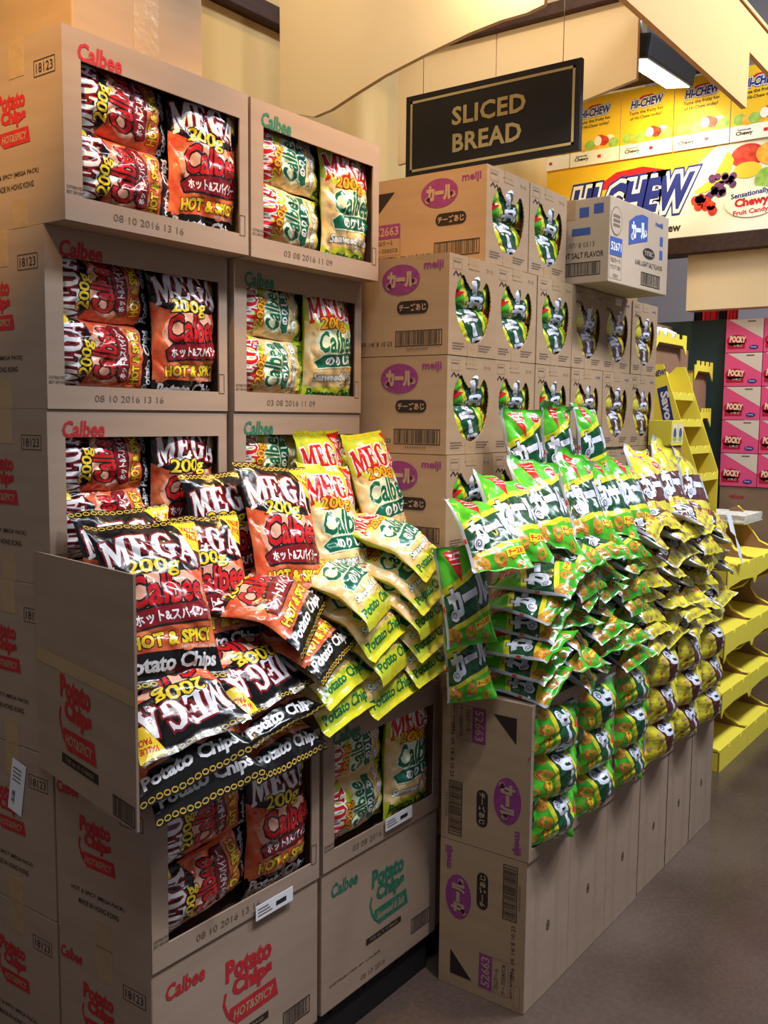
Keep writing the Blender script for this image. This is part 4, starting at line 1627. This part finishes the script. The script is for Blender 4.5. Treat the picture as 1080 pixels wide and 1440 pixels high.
for z in (1.62, 1.50, 1.38, 1.26):
    y = max(0, (z - 1.262) * .172 / .48)
    M = Mesh()
    M.prism([(.0055, 0), (w - .0055, 0), (w - .0055, .035), (w * .8, .035), (w * .74, .02), (w * .66, .035), (w * .4, .035), (w * .34, .02), (w * .26, .035), (.0055, .035)], frame((0, y, z - .035), *NEGY), .004, 'display_yellow')
    M.prism([(.0055, 0), (w - .0055, 0), (w - .0055, .10), (.0055, .10)], frame((0, y, z - .03), (1, 0, 0), (0, 1, .18)), .004, 'display_brown')
    tag(link('tray', M.build('tray'), t), 'narrow slanted tray with a notched lip')
# small cartons with blue pictures on top of its foot
A = Art()
for k in (0, 1):
    A.rect(.008 + .06 * k, .012, .058 + .06 * k, .082, 'pocky_cream', 1)
    A.ell(.033 + .06 * k, .045, .016, .022, 'print_navy', 2)
    A.ell(.033 + .06 * k, .025, .02, .008, 'fruit_green', 3)
M = Mesh()
M.box((0, 0, 0), (.125, .09, .095), 'display_yellow', .002)
M.art(A, frame((0, 0, 0), *NEGY))
q = aty(953, 608, 1.27)
tag(link('small_display_box', M.build('small_display_box'), None, Matrix.Translation((q.x - .065, 1.27, q.z - .05))), 'small yellow box with two blue pictures in front of the slanted display', 'box')
M = Mesh()
M.box((q.x - .065, 1.275, .9), (q.x + .06, 1.36, q.z - .0505), 'display_brown', .002)
tag(link('box_stand', M.build('box_stand')), 'brown cardboard stand under the small picture box', 'stand')

# castle-topped display unit behind it
t = thing('castle_display', 'brown and yellow display with battlement-edged trays behind the slanted one', 'display', Matrix.Translation((4.30, 1.66, 0)))
M = Mesh()
M.box((0, .20, 1.2305), (.86, .22, 1.80), 'display_brown')
link('back_panel', M.build('back_panel'), t)
for x0, x1, z in ((.0, .56, 1.845), (.561, .86, 1.735)):
    M = Mesh()
    M.box((x0, .02, 1.2305), (x1, .19, z), 'display_brown', .003)
    link('tower_box', M.build('tower_box'), t)
for x0, x1, z, zb in ((.02, .44, 1.885, 1.60), (.58, .86, 1.775, 1.55), (.69, .86, 1.535, 1.30)):
    M = Mesh()
    n = 4
    pts = [(x0, z - .075), (x0 + .05, z - .03), (x1 - .05, z - .03), (x1, z - .075)]
    st = (x1 - x0) / (2 * n)
    for k in range(2 * n):
        h = z + (.022 if k % 2 == 0 else 0)
        pts += [(x1 - st * k, h), (x1 - st * (k + 1), h)]
    M.prism(pts, frame((0, -.006, 0), *NEGY), -.005, 'display_yellow')
    M.box((x0, 0, z - .04), (x1, .20, z - .03), 'display_brown')
    M.box((x0 + .002, .0, zb), (x0 + .007, .20, z - .04), 'display_yellow')
    M.prism([(x0, z - .03), (x1, z - .03), (x1, z + .06), (x1 - .05, z + .10), (x0 + .05, z + .10), (x0, z + .06)], frame((0, .19, 0), *NEGY), .004, 'display_brown')
    tag(link('tray', M.build('tray'), t), 'tray edged like battlements')
for k in range(5):
    bm = bmesh.new()
    bmesh.ops.create_icosphere(bm, subdivisions=2, radius=1)
    for v in bm.verts:
        n_ = noise.noise(v.co * 2 + Vector((k, 0, 0)))
        v.co = Vector((v.co.x * .042, v.co.y * .05, v.co.z * .036)) * (1 + .3 * n_)
    M = Mesh()
    M.take(bm, 'label_white', None, True)
    tag(link('snack_pouch', M.build('snack_pouch'), None, Matrix.Translation((4.37 + .082 * k, 1.735, 1.905))), 'small white snack pouch on the top battlement tray', 'pouch', 'white pouches on the battlement tray')

# dark green pillar, fabric and brown carton at the back
M = Mesh()
M.box((5.24, 1.60, 0), (5.60, 2.0, 2.03), 'pillar_green', .004)
structure('wall_pillar', M)
M = Mesh()
for k, (m, dy) in enumerate((('cloth_black', .05), ('cloth_red', .09), ('cloth_black', .05), ('cloth_red', .06))):
    y = 1.90 - sum((.05, .09, .05, .06)[:k])
    pts = [Vector((5.56 + .012 * (i % 2), y - dy * i / 6, 0)) for i in range(7)]
    vs = [(p.x, p.y, 2.03) for p in pts] + [(p.x + .01, p.y, 2.22) for p in pts]
    M.add(vs, [(i, i + 1, i + 8, i + 7) for i in range(6)], m, True)
tag(link('striped_cloth', M.build('striped_cloth')), 'red and black striped cloth hanging at the back right', 'cloth')
M = Mesh()
M.box((4.98, 1.90, 1.2305), (5.235, 2.10, 2.0), 'display_brown', .003)
tag(link('plain_carton', M.build('plain_carton')), 'tall dim brown carton beside the dark pillar', 'carton')

# pink biscuit cartons
A = Art()
PW, PH = .190, .172
A.rect(0, 0, PW, PH, 'pocky_pink', 0)
A.poly([(.012, PH), (PW, PH), (PW, PH * .40)], 'pocky_beige', 1)
A.ell(.056, .062, .052, .030, 'pocky_red', 2)
A.rect(.010, .020, .1, .05, 'pocky_red', 2)
A.text('POCKY', 'pocky_cream', .062, .068, .082, .034, 3, .05, 0, -.08)
A.text('いちご', 'pocky_cream', .066, .036, .045, .012, 3, .02)
A.ell(.145, .026, .024, .011, 'hi_navy', 3)
A.text('Pocky', 'label_white', .145, .026, .03, .009, 4, .02)
A.rect(.11, PH - .016, .15, PH - .009, 'print_grey', 2)
M = Mesh()
M.box((0, -PW, 0), (.30, 0, PH), 'pocky_pink', .002)
M.art(A, frame((0, 0, 0), *NEGX), .001, .0005)
me = M.build('biscuit_carton')
for c in range(2):
    for k in range(5):
        o = link('biscuit_carton', me, None, Matrix.Translation((5.2, 1.600 - .194 * c, 1.148 + .1755 * k)))
        tag(o, 'pink and beige biscuit carton, %s in the %s' % (('lowest', 'second from bottom', 'middle', 'second from top', 'topmost')[k], ('column beside the dark pillar', 'column cut by the photo edge')[c]), 'carton', 'pink biscuit cartons')
M = Mesh()
M.box((5.205, 1.02, 0), (5.50, 1.600, 1.1475), 'kraft_dark', .003)
A = Art()
A.text('glico', 'print_red', .09, 1.09, .08, .03, 1, .03, .15)
M.art(A, frame((5.205, 1.6, 0), *NEGX), .001)
tag(link('plain_carton', M.build('plain_carton')), 'tan plain carton under the pink biscuit cartons', 'carton')
